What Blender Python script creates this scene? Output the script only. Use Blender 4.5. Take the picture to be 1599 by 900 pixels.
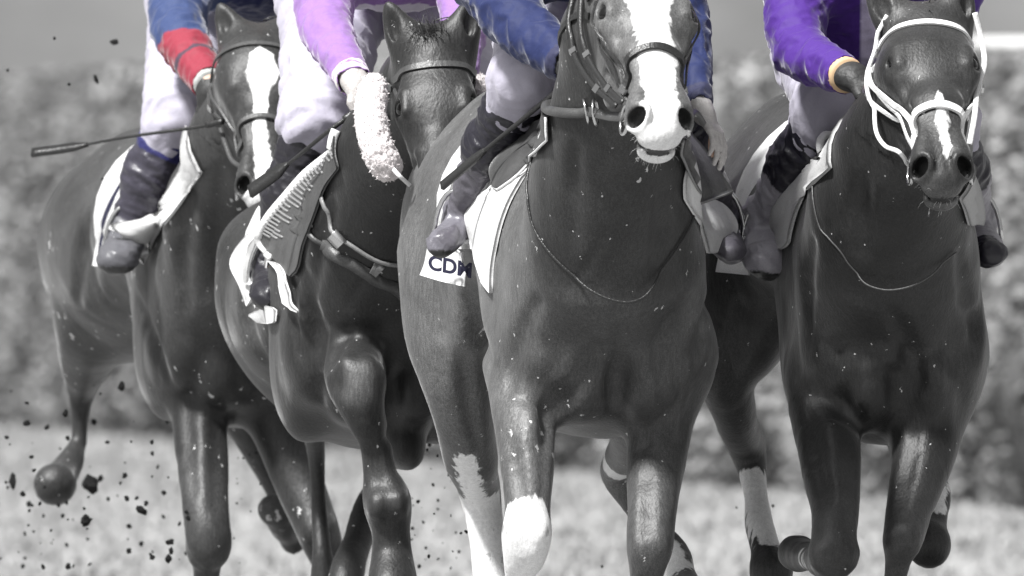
import bpy, math, random
import numpy as np
from mathutils import Vector, noise as mnoise

random.seed(7); rng = np.random.default_rng(7)
for o in list(bpy.data.objects): bpy.data.objects.remove(o)
SC = bpy.context.scene
COL = SC.collection

# ------------------------------------------------------------------ camera, sky, sun, exposure
CAM_H, CAM_D, FPX, HOR = 1.5, 60.0, 38400.0, 230.0        # metres, metres, focal length in px of a 1599 px frame, horizon row
cam_d = bpy.data.cameras.new('camera'); cam = bpy.data.objects.new('camera', cam_d); COL.objects.link(cam)
cam_d.sensor_width = 36; cam_d.lens = FPX / 1599 * 36
cam_d.clip_start = 1; cam_d.clip_end = 3000
cam.location = (0, -CAM_D, CAM_H)
cam.rotation_euler = (math.radians(90) - math.atan((450 - HOR) / FPX), 0, 0)
cam_d.dof.use_dof = True; cam_d.dof.focus_distance = 60.6; cam_d.dof.aperture_fstop = 9.5
SC.camera = cam

SUN_DIR = Vector((-0.48, -0.50, 1.02)).normalized()        # towards the sun
world = bpy.data.worlds.new('World'); SC.world = world; world.use_nodes = True
wn = world.node_tree; wn.nodes.clear()
wo = wn.nodes.new('ShaderNodeOutputWorld'); bg = wn.nodes.new('ShaderNodeBackground')
sky = wn.nodes.new('ShaderNodeTexSky'); sky.sky_type = 'NISHITA'; sky.sun_disc = False
sky.sun_elevation = math.asin(SUN_DIR.z); sky.sun_rotation = math.atan2(SUN_DIR.x, SUN_DIR.y)
sky.dust_density = 4
hs = wn.nodes.new('ShaderNodeHueSaturation'); hs.inputs['Saturation'].default_value = 0.0
wn.links.new(sky.outputs[0], hs.inputs['Color']); wn.links.new(hs.outputs[0], bg.inputs[0])
bg.inputs[1].default_value = 0.056; wn.links.new(bg.outputs[0], wo.inputs[0])
sun_d = bpy.data.lights.new('sun', 'SUN'); sun_d.energy = 3.9; sun_d.angle = math.radians(7); sun_d.color = (1, .995, .985)
sun = bpy.data.objects.new('sun', sun_d); COL.objects.link(sun)
sun.rotation_euler = SUN_DIR.to_track_quat('Z', 'Y').to_euler()
SC.view_settings.view_transform = 'Standard'; SC.view_settings.look = 'None'
SC.view_settings.exposure = 0.95; SC.view_settings.gamma = 1
SC.cycles.max_bounces = 5

# ------------------------------------------------------------------ helpers
def P(px, py, y):                      # pixel of the 1599x900 photograph at depth y -> point in the world
    s = (CAM_D + y) / FPX
    return np.array([(px - 799.5) * s, y, CAM_H - (py - HOR) * s])
def PX(r, y): return r * (CAM_D + y) / FPX
A = lambda *v: np.array(v, dtype=float)
def nrm(v): v = np.asarray(v, float); return v / max(np.linalg.norm(v), 1e-9)

def mat(name, col=(.5,.5,.5), rough=.6, spec=.5, metal=0, sheen=0, sub=0, bump=0, bscale=60, var=0, vscale=20, coat=0, attr=None, grain=0, stretch=None):
    m = bpy.data.materials.new(name); m.use_nodes = True; nt = m.node_tree; N = nt.nodes; L = nt.links
    b = N['Principled BSDF']
    b.inputs['Roughness'].default_value = rough; b.inputs['Metallic'].default_value = metal
    b.inputs['Specular IOR Level'].default_value = spec
    b.inputs['Sheen Weight'].default_value = sheen; b.inputs['Sheen Roughness'].default_value = .35
    b.inputs['Coat Weight'].default_value = coat
    if len(col) == 3: col = (*col, 1)
    src = None
    tc = N.new('ShaderNodeTexCoord')
    co = tc.outputs['Object']
    if stretch:
        mp = N.new('ShaderNodeMapping'); mp.inputs['Scale'].default_value = stretch; L.new(co, mp.inputs[0]); co = mp.outputs[0]
    if attr:
        at = N.new('ShaderNodeAttribute'); at.attribute_name = attr; src = at.outputs['Color']
    else:
        rg = N.new('ShaderNodeRGB'); rg.outputs[0].default_value = col; src = rg.outputs[0]
    for amt, sc in ((var, vscale), (grain, 430)):
        if amt:
            n = N.new('ShaderNodeTexNoise'); n.inputs['Scale'].default_value = sc; n.inputs['Detail'].default_value = 4 if sc < 400 else 1
            L.new(co if sc < 400 else tc.outputs['Object'], n.inputs[0])
            mr = N.new('ShaderNodeMapRange'); mr.inputs[1].default_value = .25; mr.inputs[2].default_value = .75
            mr.inputs[3].default_value = 1 - amt; mr.inputs[4].default_value = 1 + amt
            L.new(n.outputs[0], mr.inputs[0])
            mx = N.new('ShaderNodeVectorMath'); mx.operation = 'SCALE'
            L.new(src, mx.inputs[0]); L.new(mr.outputs[0], mx.inputs['Scale']); src = mx.outputs[0]
    L.new(src, b.inputs['Base Color'])
    if bump:
        n = N.new('ShaderNodeTexNoise'); n.inputs['Scale'].default_value = bscale; n.inputs['Detail'].default_value = 5
        n.inputs['Distortion'].default_value = .6
        L.new(co, n.inputs[0])
        bp = N.new('ShaderNodeBump'); bp.inputs['Strength'].default_value = bump; bp.inputs['Distance'].default_value = .01
        L.new(n.outputs[0], bp.inputs['Height']); L.new(bp.outputs[0], b.inputs['Normal'])
    return m

def coat_mat(name, tone, white=.72, light=1.0, rough=.48, specks=.5):
    """horse coat: 'mask' > 0 is white hair (signed distance in m), 'tone' scales the coat colour, 'mud' adds pale mud flecks"""
    m = bpy.data.materials.new(name); m.use_nodes = True; nt = m.node_tree; N = nt.nodes; L = nt.links
    b = N['Principled BSDF']; b.inputs['Roughness'].default_value = rough
    b.inputs['Specular IOR Level'].default_value = .38
    b.inputs['Sheen Weight'].default_value = .14; b.inputs['Sheen Roughness'].default_value = .3
    tc = N.new('ShaderNodeTexCoord')
    def noise(scale, detail=3, stretch=None, dist=0):
        co = tc.outputs['Object']
        if stretch:
            mp = N.new('ShaderNodeMapping'); mp.inputs['Scale'].default_value = stretch; L.new(co, mp.inputs[0]); co = mp.outputs[0]
        n = N.new('ShaderNodeTexNoise'); n.inputs['Scale'].default_value = scale; n.inputs['Detail'].default_value = detail
        n.inputs['Distortion'].default_value = dist
        L.new(co, n.inputs[0]); return n.outputs[0]
    def rng_(s, a, b_, c, d):
        r = N.new('ShaderNodeMapRange'); L.new(s, r.inputs[0])
        for i, v in enumerate((a, b_, c, d)): r.inputs[i+1].default_value = v
        return r.outputs[0]
    def mth(op, a, b_):
        n = N.new('ShaderNodeMath'); n.operation = op
        for i, v in enumerate((a, b_)):
            if isinstance(v, (int, float)): n.inputs[i].default_value = v
            else: L.new(v, n.inputs[i])
        return n.outputs[0]
    def attr(nm):
        a = N.new('ShaderNodeAttribute'); a.attribute_name = nm; return a.outputs['Fac']
    big = rng_(noise(6, 4), .3, .7, .68, 1.35)
    fine = rng_(noise(430, 1), .3, .7, .62, 1.42)
    hair = rng_(noise(110, 4, (1.6, 1.6, .22), .4), .3, .7, .74, 1.28)
    t = mth('MULTIPLY', mth('MULTIPLY', mth('MULTIPLY', big, fine), hair), mth('MULTIPLY', attr('tone'), tone))
    edge = mth('ADD', attr('mask'), mth('MULTIPLY', rng_(noise(60, 4, (1, 1, .22)), .3, .7, -1, 1), attr('jag')))
    wf = rng_(edge, -.003, .004, 0, 1)
    wcol = mth('MULTIPLY', rng_(noise(90, 3), .3, .7, white*.86, white*1.05), rng_(fine, 0, 2, .7, 1.3))
    # pale mud flecks
    v = N.new('ShaderNodeTexVoronoi'); v.inputs['Scale'].default_value = 26
    mp = N.new('ShaderNodeMapping'); mp.inputs['Scale'].default_value = (1.2, 1.2, .7); L.new(tc.outputs['Object'], mp.inputs[0]); L.new(mp.outputs[0], v.inputs[0])
    sp = mth('LESS_THAN', mth('ADD', v.outputs['Distance'], rng_(noise(150, 3), .3, .7, -.16, .16)), mth('MULTIPLY', mth('MULTIPLY', attr('mud'), rng_(noise(5, 2), .5, .68, 0, 1)), .34 * specks))
    cl = N.new('ShaderNodeCombineColor'); ml = mth('ADD', mth('MULTIPLY', t, mth('SUBTRACT', 1, wf)), mth('MULTIPLY', wcol, wf))
    ml = mth('ADD', mth('MULTIPLY', ml, mth('SUBTRACT', 1, sp)), mth('MULTIPLY', sp, .45))
    for i in range(3): L.new(ml, cl.inputs[i])
    L.new(cl.outputs[0], b.inputs['Base Color'])
    bp = N.new('ShaderNodeBump'); bp.inputs['Strength'].default_value = .45; bp.inputs['Distance'].default_value = .012
    L.new(mth('ADD', noise(9, 4, (1, 1, .5), .5), mth('MULTIPLY', noise(160, 3, (1, 1, .4)), .25)), bp.inputs['Height']); L.new(bp.outputs[0], b.inputs['Normal'])
    return m

def link(name, me, m=None, parent=None, loc=None):
    o = bpy.data.objects.new(name, me); COL.objects.link(o)
    if m is not None: me.materials.append(m)
    if parent is not None:
        o.parent = parent
    if loc is not None: o.location = loc
    return o
def wpos(o):
    p = Vector(o.location)
    while o.parent: o = o.parent; p = p + Vector(o.location)
    return np.array(p)
def mesh_obj(name, V, F, m, parent=None, smooth=True, org=None):
    """V in world coordinates; the object sits at org (or at its parent's place)"""
    V = np.asarray(V, float)
    if org is None: org = wpos(parent) if parent else np.array([V[:,0].mean(), V[:,1].mean(), V[:,2].min()])
    me = bpy.data.meshes.new(name); me.from_pydata((V - org).tolist(), [], [tuple(int(i) for i in f) for f in F]); me.update()
    if smooth: me.polygons.foreach_set('use_smooth', [True]*len(me.polygons))
    o = link(name, me, m, parent)
    if parent is None: o.location = org
    else: o.location = org - wpos(parent)
    return o
def empty(name, loc, label, cat, group=None):
    o = bpy.data.objects.new(name, None); COL.objects.link(o); o.location = loc; o['label'] = label; o['category'] = cat
    o.empty_display_size = .1
    if group: o['group'] = group
    return o
def tag(o, label=None, cat=None, group=None, kind=None):
    if label: o['label'] = label
    if cat: o['category'] = cat
    if group: o['group'] = group
    if kind: o['kind'] = kind
    return o

# ------------------------------------------------------------------ signed distance modelling
class Field:
    def __init__(s): s.p = []
    def ell(s, c, r, ax=None, k=.05, op='u'):
        M = np.eye(3) if ax is None else np.array([nrm(a) for a in ax])
        s.p.append(('e', np.asarray(c, float), np.asarray(r, float), M, k, op)); return s
    def cone(s, a, b, ra, rb, k=.04, op='u', flat=None):
        s.p.append(('c', np.asarray(a, float), np.asarray(b, float), (ra, rb, flat), None, k, op)); return s
    def chain(s, pts, k=.04, op='u', flat=None):       # pts: (px, py, y, r_px)
        q = np.array([(*P(*p[:3]), PX(p[3], p[2])) for p in pts]); q = resample(q, (len(q)-1)*6+1)
        return s.poly(q[:,:3], np.maximum(q[:,3], .004), k, op, flat)
    def poly(s, pts, r, k=.04, op='u', flat=None):
        pts = np.asarray(pts, float); s.p.append(('p', pts, np.broadcast_to(r, len(pts)).astype(float), flat, k, op)); return s
    @staticmethod
    def d(pr, X, Y, Z):
        if pr[0] == 'e':
            _, c, r, M, k, op = pr
            x, y, z = X-c[0], Y-c[1], Z-c[2]
            k0 = 0; k1 = 0
            for i in range(3):
                q = (M[i,0]*x + M[i,1]*y + M[i,2]*z) / r[i]
                k0 = k0 + q*q; k1 = k1 + (q/r[i])**2
            k0 = np.sqrt(k0); k1 = np.sqrt(k1)
            return k0*(k0-1)/np.maximum(k1, 1e-6)
        if pr[0] == 'p':
            d = None
            for i in range(len(pr[1])-1):
                e = Field.d(('c', pr[1][i], pr[1][i+1], (pr[2][i], pr[2][i+1], pr[3]), None, 0, 'u'), X, Y, Z)
                d = e if d is None else np.minimum(d, e)
            return d
        _, a, b, (ra, rb, flat), _, k, op = pr
        ab = b-a; L2 = max(ab@ab, 1e-9)
        x, y, z = X-a[0], Y-a[1], Z-a[2]
        t = np.clip((x*ab[0]+y*ab[1]+z*ab[2])/L2, 0, 1)
        x = x-t*ab[0]; y = y-t*ab[1]; z = z-t*ab[2]
        if flat is not None:
            n, f = flat; n = nrm(n); h = (x*n[0]+y*n[1]+z*n[2]) * (1/f-1)
            x = x+h*n[0]; y = y+h*n[1]; z = z+h*n[2]
        return np.sqrt(x*x+y*y+z*z) - (ra+(rb-ra)*t)
    @staticmethod
    def comb(f, d, k, op):
        if op == 'u':
            h = np.maximum(k-np.abs(f-d), 0)/k
            return np.minimum(f, d) - h*h*k*.25
        h = np.maximum(k-np.abs(f+d), 0)/k
        return np.maximum(f, -d) + h*h*k*.25
    def ev(s, pts):
        pts = np.atleast_2d(pts); X, Y, Z = pts.T
        f = np.full(len(pts), 9.)
        for pr in s.p: f = s.comb(f, s.d(pr, X, Y, Z), pr[-2], pr[-1])
        return f
    def bounds(s, pr):
        if pr[0] == 'e':
            e = (np.abs(pr[3].T) @ pr[2]); return pr[1]-e, pr[1]+e
        if pr[0] == 'p': m = pr[2].max()*(max(1, pr[3][1]) if pr[3] else 1); return pr[1].min(0)-m, pr[1].max(0)+m
        m = max(pr[3][0], pr[3][1]) * (max(1, pr[3][2][1]) if pr[3][2] else 1)
        return np.minimum(pr[1], pr[2])-m, np.maximum(pr[1], pr[2])+m
    def mesh(s, h, lo=None, hi=None, smooth=2):
        bl = [s.bounds(p) for p in s.p if p[-1] == 'u']
        LO = np.min([b[0] for b in bl], 0) - 3*h; HI = np.max([b[1] for b in bl], 0) + 3*h
        if lo is not None: LO = np.maximum(LO, lo); HI = np.minimum(HI, hi)
        n = np.ceil((HI-LO)/h).astype(int)+1
        ax = [LO[i]+h*np.arange(n[i]) for i in range(3)]
        F = np.full(n, .5, np.float32)
        for pr in s.p:
            a, b = s.bounds(pr); mg = pr[-2]*.5 + 3*h
            i0 = np.clip(((a-mg-LO)/h).astype(int), 0, n); i1 = np.clip(((b+mg-LO)/h).astype(int)+2, 0, n)
            if np.any(i1 <= i0): continue
            sl = tuple(slice(i0[i], i1[i]) for i in range(3))
            X = ax[0][sl[0]][:,None,None]; Y = ax[1][sl[1]][None,:,None]; Z = ax[2][sl[2]][None,None,:]
            F[sl] = s.comb(F[sl], s.d(pr, X, Y, Z).astype(np.float32), pr[-2], pr[-1])
        return nets(F, LO, h, smooth)
    def trace_many(s, O, D, tmax=3):                  # rays from outside inwards
        O = np.atleast_2d(np.asarray(O, float)); D = np.broadcast_to(np.asarray(D, float), O.shape); D = D/np.linalg.norm(D,axis=1)[:,None]
        t = np.zeros(len(O)); live = np.ones(len(O), bool)
        for _ in range(60):
            i = np.nonzero(live)[0]
            if not len(i): break
            f = s.ev(O[i]+t[i,None]*D[i]); t[i] += np.where(f < .0006, 0, f*.85)
            live[i] = (f >= .0006) & (t[i] < tmax)
        return O+t[:,None]*D
    def in_many(s, C, D, R=.8):
        D = np.atleast_2d(np.asarray(D, float)); C = np.broadcast_to(np.asarray(C, float), D.shape) if np.ndim(C) < 2 else np.asarray(C, float)
        D = np.broadcast_to(D, C.shape)
        D = D/np.linalg.norm(D,axis=1)[:,None]; return s.trace_many(C+D*R, -D, R+.2)
    def trace_in(s, c, d, R=.8): return s.in_many(c, d, R)[0]
    def grads(s, Pn):
        e = .004; Pn = np.atleast_2d(Pn); g = np.stack([s.ev(Pn+A(*(e*(k==i) for k in range(3))))-s.ev(Pn-A(*(e*(k==i) for k in range(3)))) for i in range(3)],1)
        return g/np.maximum(np.linalg.norm(g,axis=1),1e-9)[:,None]
    def grad(s, p): return s.grads(p)[0]

def nets(F, LO, h, smooth=2):
    S = F < 0
    n = np.array(F.shape)
    c = np.zeros(n-1, np.int8)
    for dx in (0,1):
        for dy in (0,1):
            for dz in (0,1):
                c += S[dx:n[0]-1+dx, dy:n[1]-1+dy, dz:n[2]-1+dz]
    act = np.argwhere((c > 0) & (c < 8))
    idx = -np.ones(n-1, np.int32); idx[tuple(act.T)] = np.arange(len(act))
    acc = np.zeros((len(act),3)); cnt = np.zeros(len(act))
    for axis in range(3):
        o1, o2 = [a for a in range(3) if a != axis]
        for a in (0,1):
            for b in (0,1):
                p0 = act.copy(); p0[:,o1] += a; p0[:,o2] += b
                p1 = p0.copy(); p1[:,axis] += 1
                f0 = F[tuple(p0.T)]; f1 = F[tuple(p1.T)]
                m = (f0 < 0) != (f1 < 0)
                t = np.where(m, f0/np.where(m, f0-f1, 1), 0)
                q = p0.astype(float); q[:,axis] += t
                acc[m] += q[m]; cnt[m] += 1
    V = acc/cnt[:,None]
    faces = []
    for axis in range(3):
        o1, o2 = (axis+1)%3, (axis+2)%3
        sl0 = [slice(1, n[i]-1) for i in range(3)]; sl0[axis] = slice(0, n[axis]-1)
        sl1 = list(sl0); sl1[axis] = slice(1, n[axis])
        A0 = S[tuple(sl0)]; A1 = S[tuple(sl1)]
        w = np.argwhere(A0 != A1)
        if not len(w): continue
        neg = A0[tuple(w.T)]
        w = w + np.array([0 if i == axis else 1 for i in range(3)])
        def cell(da, db):
            q = w.copy(); q[:,o1] += da; q[:,o2] += db; return idx[tuple(q.T)]
        a, b, c_, d = cell(-1,-1), cell(0,-1), cell(0,0), cell(-1,0)
        f = np.stack([a,b,c_,d],1); f[~neg] = f[~neg][:,::-1]
        faces.append(f)
    Fc = np.concatenate(faces); Fc = Fc[(Fc >= 0).all(1)]
    for _ in range(smooth):
        s_ = np.zeros_like(V); k = np.zeros(len(V))
        for i in range(4):
            a, b = Fc[:,i], Fc[:,(i+1)%4]
            np.add.at(s_, a, V[b]); np.add.at(k, a, 1)
            np.add.at(s_, b, V[a]); np.add.at(k, b, 1)
        V = np.where(k[:,None] > 0, V*.45 + .55*s_/np.maximum(k,1)[:,None], V)
    return LO + V*h, Fc

def normals(V, F):
    n = np.cross(V[F[:,2]]-V[F[:,0]], V[F[:,3 if F.shape[1] > 3 else 1]]-V[F[:,1]] if F.shape[1] > 3 else V[F[:,1]]-V[F[:,0]])
    N = np.zeros_like(V)
    for i in range(F.shape[1]): np.add.at(N, F[:,i], n)
    return N/np.maximum(np.linalg.norm(N, axis=1), 1e-9)[:,None]
def fattr(o, name, vals):
    a = o.data.attributes.new(name, 'FLOAT', 'POINT'); a.data.foreach_set('value', np.asarray(vals, np.float32))
def cattr(o, name, cols):
    a = o.data.attributes.new(name, 'FLOAT_COLOR', 'POINT')
    a.data.foreach_set('color', np.concatenate([cols, np.ones((len(cols),1))],1).astype(np.float32).ravel())
def wrinkle(V, F, amp, scale, ax=None, ridged=True):
    """cloth folds pushed along the normals; ax: direction along which the folds repeat quickly"""
    N = normals(V, F); D = np.zeros(len(V))
    for i, p in enumerate(V):
        if ax is not None:
            t = p@ax; q = (p - t*ax)*scale*.35 + ax*t*scale
        else: q = p*scale
        w = mnoise.noise(Vector(p*scale*.3))
        v = mnoise.noise(Vector(q) + Vector((w*1.5, w, -w)))
        v2 = mnoise.noise(Vector(q*2.3 + 7.))
        v3 = mnoise.noise(Vector(q*4.6 + 3.)); D[i] = ((1-abs(v)*2.4)*.6 if ridged else v) + .45*(1-abs(v2)*2.4)*.6 + .15*v3
    return V + N*(D*amp)[:,None]
def caps_d(V, a, b):
    ab = b-a; t = np.clip(((V-a)@ab)/max(ab@ab,1e-9),0,1); return np.linalg.norm(V-a-t[:,None]*ab,axis=1)

def resample(pts, n):
    """Catmull-Rom through pts"""
    p = np.asarray(pts, float); p = np.vstack([2*p[0]-p[1], p, 2*p[-1]-p[-2]]); out = []
    m = len(p)-3
    for i in range(n):
        u = i/(n-1)*m; j = min(int(u), m-1); t = u-j
        a, b, c, d = p[j:j+4]
        out.append(.5*((2*b)+(-a+c)*t+(2*a-5*b+4*c-d)*t*t+(-a+3*b-3*c+d)*t**3))
    return np.array(out)
def sweep(path, wid, th, nor=None, sides=8, close=False):
    """tube (nor None) or flat strap (nor = outward normals); wid / th may be arrays"""
    path = np.asarray(path, float); n = len(path)
    T = np.gradient(path, axis=0); T /= np.maximum(np.linalg.norm(T,axis=1),1e-9)[:,None]
    if close:
        T = np.roll(path,-1,0)-np.roll(path,1,0); T /= np.linalg.norm(T,axis=1)[:,None]
    if nor is None:
        nor = []; r = A(0,0,1) if abs(T[0][2]) < .9 else A(0,1,0)
        for t in T: r = nrm(r - (r@t)*t); nor.append(r)
    nor = np.asarray(nor, float); nor = nor if nor.ndim == 2 else np.tile(nor,(n,1))
    nor = nor - (nor*T).sum(1)[:,None]*T; nor /= np.maximum(np.linalg.norm(nor,axis=1),1e-9)[:,None]
    B = np.cross(T, nor)
    wid = np.broadcast_to(wid, n); th = np.broadcast_to(th, n)
    V = []; F = []
    if sides == 4: ang = [(-1,-1),(1,-1),(1,1),(-1,1)]
    else: ang = [(math.cos(2*math.pi*k/sides), math.sin(2*math.pi*k/sides)) for k in range(sides)]
    for i in range(n):
        for a, b in ang: V.append(path[i] + B[i]*a*wid[i]/2 + nor[i]*b*th[i]/2)
    s = len(ang)
    for i in range(n-1 + (1 if close else 0)):
        j = (i+1) % n
        for k in range(s): F.append((i*s+k, i*s+(k+1)%s, j*s+(k+1)%s, j*s+k))
    if not close: F.append(tuple(range(s))[::-1]); F.append(tuple((n-1)*s+k for k in range(s)))
    return V, F
def join(*vf):
    V = []; F = []
    for v, f in vf:
        o = len(V); V += list(v); F += [tuple(i+o for i in q) for q in f]
    return V, F
def sheet(G, th):
    """thick cloth from a grid of points G[i][j]"""
    G = np.asarray(G, float); a, b = G.shape[:2]
    du = np.gradient(G, axis=0); dv = np.gradient(G, axis=1); n = np.cross(du, dv); n /= np.maximum(np.linalg.norm(n,axis=2),1e-9)[...,None]
    V = np.concatenate([(G+n*th/2).reshape(-1,3), (G-n*th/2).reshape(-1,3)]); F = []; o = a*b
    for i in range(a-1):
        for j in range(b-1):
            q = (i*b+j, i*b+j+1, (i+1)*b+j+1, (i+1)*b+j); F.append(q[::-1]); F.append(tuple(k+o for k in q))
    edge = [i*b for i in range(a)] + [(a-1)*b+j for j in range(1,b)] + [i*b+b-1 for i in range(a-2,-1,-1)] + [j for j in range(b-2,0,-1)]
    for k in range(len(edge)):
        p, q = edge[k], edge[(k+1)%len(edge)]; F.append((p, q, q+o, p+o))
    return V, F
def torus(c, axis, R, r, n=28, s=8):
    axis = nrm(axis); u = nrm(np.cross(axis, A(.3,.5,.81))); v = np.cross(axis,u)
    return sweep([c+R*(math.cos(t)*u+math.sin(t)*v) for t in np.linspace(0,2*math.pi,n,endpoint=False)], 2*r, 2*r, None, s, True)
def ball(c, r, n=10, ax=None):
    V = []; F = []; r = np.broadcast_to(r, 3); M = np.eye(3) if ax is None else np.array(ax)
    for i in range(n+1):
        for j in range(2*n):
            a, b = math.pi*i/n, math.pi*j/n
            V.append(np.asarray(c) + (A(math.sin(a)*math.cos(b), math.sin(a)*math.sin(b), math.cos(a))*r)@M)
    for i in range(n):
        for j in range(2*n): F.append((i*2*n+j, (i+1)*2*n+j, (i+1)*2*n+(j+1)%(2*n), i*2*n+(j+1)%(2*n)))
    return V, F

# ------------------------------------------------------------------ the setting
def grey_mat(name, lo, hi, scale, detail=6, rough=.9, bump=.3, stretch=(1,1,1), grain_scale=0):
    m = bpy.data.materials.new(name); m.use_nodes = True; nt = m.node_tree; N = nt.nodes; L = nt.links
    b = N['Principled BSDF']; b.inputs['Roughness'].default_value = rough; b.inputs['Specular IOR Level'].default_value = .2
    tc = N.new('ShaderNodeTexCoord'); mp = N.new('ShaderNodeMapping'); mp.inputs['Scale'].default_value = stretch; L.new(tc.outputs['Object'], mp.inputs[0])
    n = N.new('ShaderNodeTexNoise'); n.inputs['Scale'].default_value = scale; n.inputs['Detail'].default_value = detail; n.inputs['Roughness'].default_value = .6
    L.new(mp.outputs[0], n.inputs[0])
    cr = N.new('ShaderNodeValToRGB'); cr.color_ramp.elements[0].position = .32; cr.color_ramp.elements[1].position = .68
    cr.color_ramp.elements[0].color = (lo,lo,lo,1); cr.color_ramp.elements[1].color = (hi,hi,hi,1)
    L.new(n.outputs[0], cr.inputs[0]); L.new(cr.outputs[0], b.inputs['Base Color'])
    bp = N.new('ShaderNodeBump'); bp.inputs['Strength'].default_value = bump; bp.inputs['Distance'].default_value = .05
    L.new(n.outputs[0], bp.inputs['Height']); L.new(bp.outputs[0], b.inputs['Normal'])
    return m
def grid_mesh(xs, ys, zf):
    V = [(x, y, zf(x, y)) for y in ys for x in xs]; nx = len(xs)
    F = [(j*nx+i, j*nx+i+1, (j+1)*nx+i+1, (j+1)*nx+i) for j in range(len(ys)-1) for i in range(nx-1)]
    return V, F
def nz(x, y, z=0.): return mnoise.noise(Vector((x, y, z)))

V, F = grid_mesh(np.linspace(-700, 700, 57), np.concatenate([np.linspace(-90, 150, 120), np.linspace(160, 1500, 40)]),
                 lambda x, y: -.02 + .02*nz(x*.6, y*.6))
o = mesh_obj('race_track', V, F, grey_mat('turf', .22, .32, 2.6, 9, stretch=(1, .35, 1), bump=.6), org=np.zeros(3)); tag(o, kind='structure')
# short pale grass standing on the track
NG = 110000; gx = rng.uniform(-8, 7, NG); gy = -4 + 84*rng.random(NG)**.75; keep_ = gy < 74 - (gx+2.5)*6.2 + 3; gx, gy = gx[keep_], gy[keep_]; NG = len(gx)
gz = np.array([-.02 + .02*nz(x*.6, y*.6) for x, y in zip(gx, gy)]); an_ = rng.uniform(0, 3.14, NG); hh_ = rng.uniform(.015, .05, NG)*(1+.6*np.array([nz(x*1.3, y*.5, 4) for x, y in zip(gx, gy)]))
w_ = np.stack([np.cos(an_), np.sin(an_), 0*an_],1)*rng.uniform(.006,.018,NG)[:,None]; b_ = np.stack([gx, gy, gz],1); tp_ = b_ + np.stack([rng.normal(0,.02,NG), rng.normal(0,.02,NG), hh_],1)
gr_ = mesh_obj('grass', np.stack([b_-w_, b_+w_, tp_],1).reshape(-1,3), np.arange(NG*3).reshape(-1,3), None, org=np.zeros(3)); tag(gr_, 'short pale grass growing on the track', 'grass', kind='stuff')
cattr(gr_, 'col', np.repeat(np.repeat(np.clip(.30+.04*np.array([nz(x*.9, y*.25, 8) for x, y in zip(gx, gy)])+rng.normal(0,.028,NG), .06, .5)[:,None],3,1),3,0))
gr_.data.materials.append(mat('grass_blade', rough=.6, spec=.3, attr='col'))
# a grassy bank rising beyond the hedge
V, F = grid_mesh(np.linspace(-260, 260, 90), np.linspace(150, 330, 50),
                 lambda x, y: -.3 + 34*(1-math.exp(-max(y-152, 0)/45)) + .5*nz(x*.08, y*.08))
o = mesh_obj('grass_bank', V, F, grey_mat('bank_grass', .10, .16, .35, 6, bump=.4), org=np.zeros(3)); tag(o, kind='structure')

# the long hedge along the track: it runs obliquely away to the left
HA, HB = P(1599, 0, 43)[0], P(0, 0, 74)[0]
def hedge_pt(t): return A(HB + (HA-HB)*t, 74 + (43-74)*t)       # t=0 far left, 1 near right
hdir = nrm(hedge_pt(1)-hedge_pt(0)); hn = A(-hdir[1], hdir[0]); hn = hn if hn[0] < 0 or True else hn
if hn[1] > 0: hn = -hn                                           # towards the track
T0, T1, HH = -.55, 1.75, 1.84
def hsurf(t, v):                                                 # v 0..1 up the face, 1..1.6 back over the top
    p = hedge_pt(t); s = t*31
    bul = .22*nz(s*1.1, v*2.2, 3) + .12*nz(s*3.2, v*6, 9) + .25*math.sin(min(v,1)*math.pi)
    back = max(v-1, 0)*2.4
    q = p + hn*(bul - back - .75*min(v,1)**1.5)
    return A(q[0], q[1], min(v,1)*HH + .09*nz(s*1.7, 4.2)*min(v,1) + .05*nz(s*6, v*4))
V = []; nT, nV = 500, 34
for j in range(nV):
    for i in range(nT): V.append(hsurf(T0+(T1-T0)*i/(nT-1), 1.6*j/(nV-1)))
F = [(j*nT+i, j*nT+i+1, (j+1)*nT+i+1, (j+1)*nT+i) for j in range(nV-1) for i in range(nT-1)]
hr = empty('hedge', tuple(hsurf(.5, 0)*A(1,1,0)), 'long clipped leafy hedge running behind the track, blurred', 'hedge')
mesh_obj('core', V, F, mat('hedge_core', (.08,.08,.08), .9, .1), hr)
# leaves
NL = 110000; ts = rng.uniform(T0+.02, T1-.02, NL); vs = rng.uniform(0, 1.5, NL)
tl = np.linspace(T0, T1, 320); vl = np.linspace(0, 1.6, 40)
G = np.array([[hsurf(t, v) for v in vl] for t in tl])
ti = np.clip(((ts-T0)/(T1-T0)*319).astype(int),0,318); vi = np.clip((vs/1.6*39).astype(int),0,38)
base = G[ti, vi] + (G[ti+1, vi]-G[ti, vi])*rng.random(NL)[:,None] + (G[ti, vi+1]-G[ti, vi])*rng.random(NL)[:,None]
out = A(hn[0], hn[1], .35)
clump = np.array([nz(t*31*1.5, v*2.6, 5) for t, v in zip(ts, vs)])
base += out*(rng.uniform(-.03, .10, NL) + .16*clump)[:,None]
a = rng.normal(size=(NL,3)); a[:,2] *= .6; a /= np.linalg.norm(a,axis=1)[:,None]
nn = rng.normal(size=(NL,3))*.7 + out; b = np.cross(nn, a); b /= np.linalg.norm(b,axis=1)[:,None]
sz = rng.uniform(.022, .050, NL)[:,None]
V = np.stack([base-a*sz, base+b*sz*.55, base+a*sz, base-b*sz*.55],1).reshape(-1,3)
F = np.arange(NL*4).reshape(-1,4)
lv = mesh_obj('foliage', V, F, None, hr, False)
tone = np.clip(.205 + .15*clump + rng.normal(0,.06,NL), .05, .5)
cattr(lv, 'col', np.repeat(np.repeat(tone[:,None],3,1), 4, 0))
lv.data.materials.append(mat('hedge_leaf', rough=.55, spec=.4, attr='col'))

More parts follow.
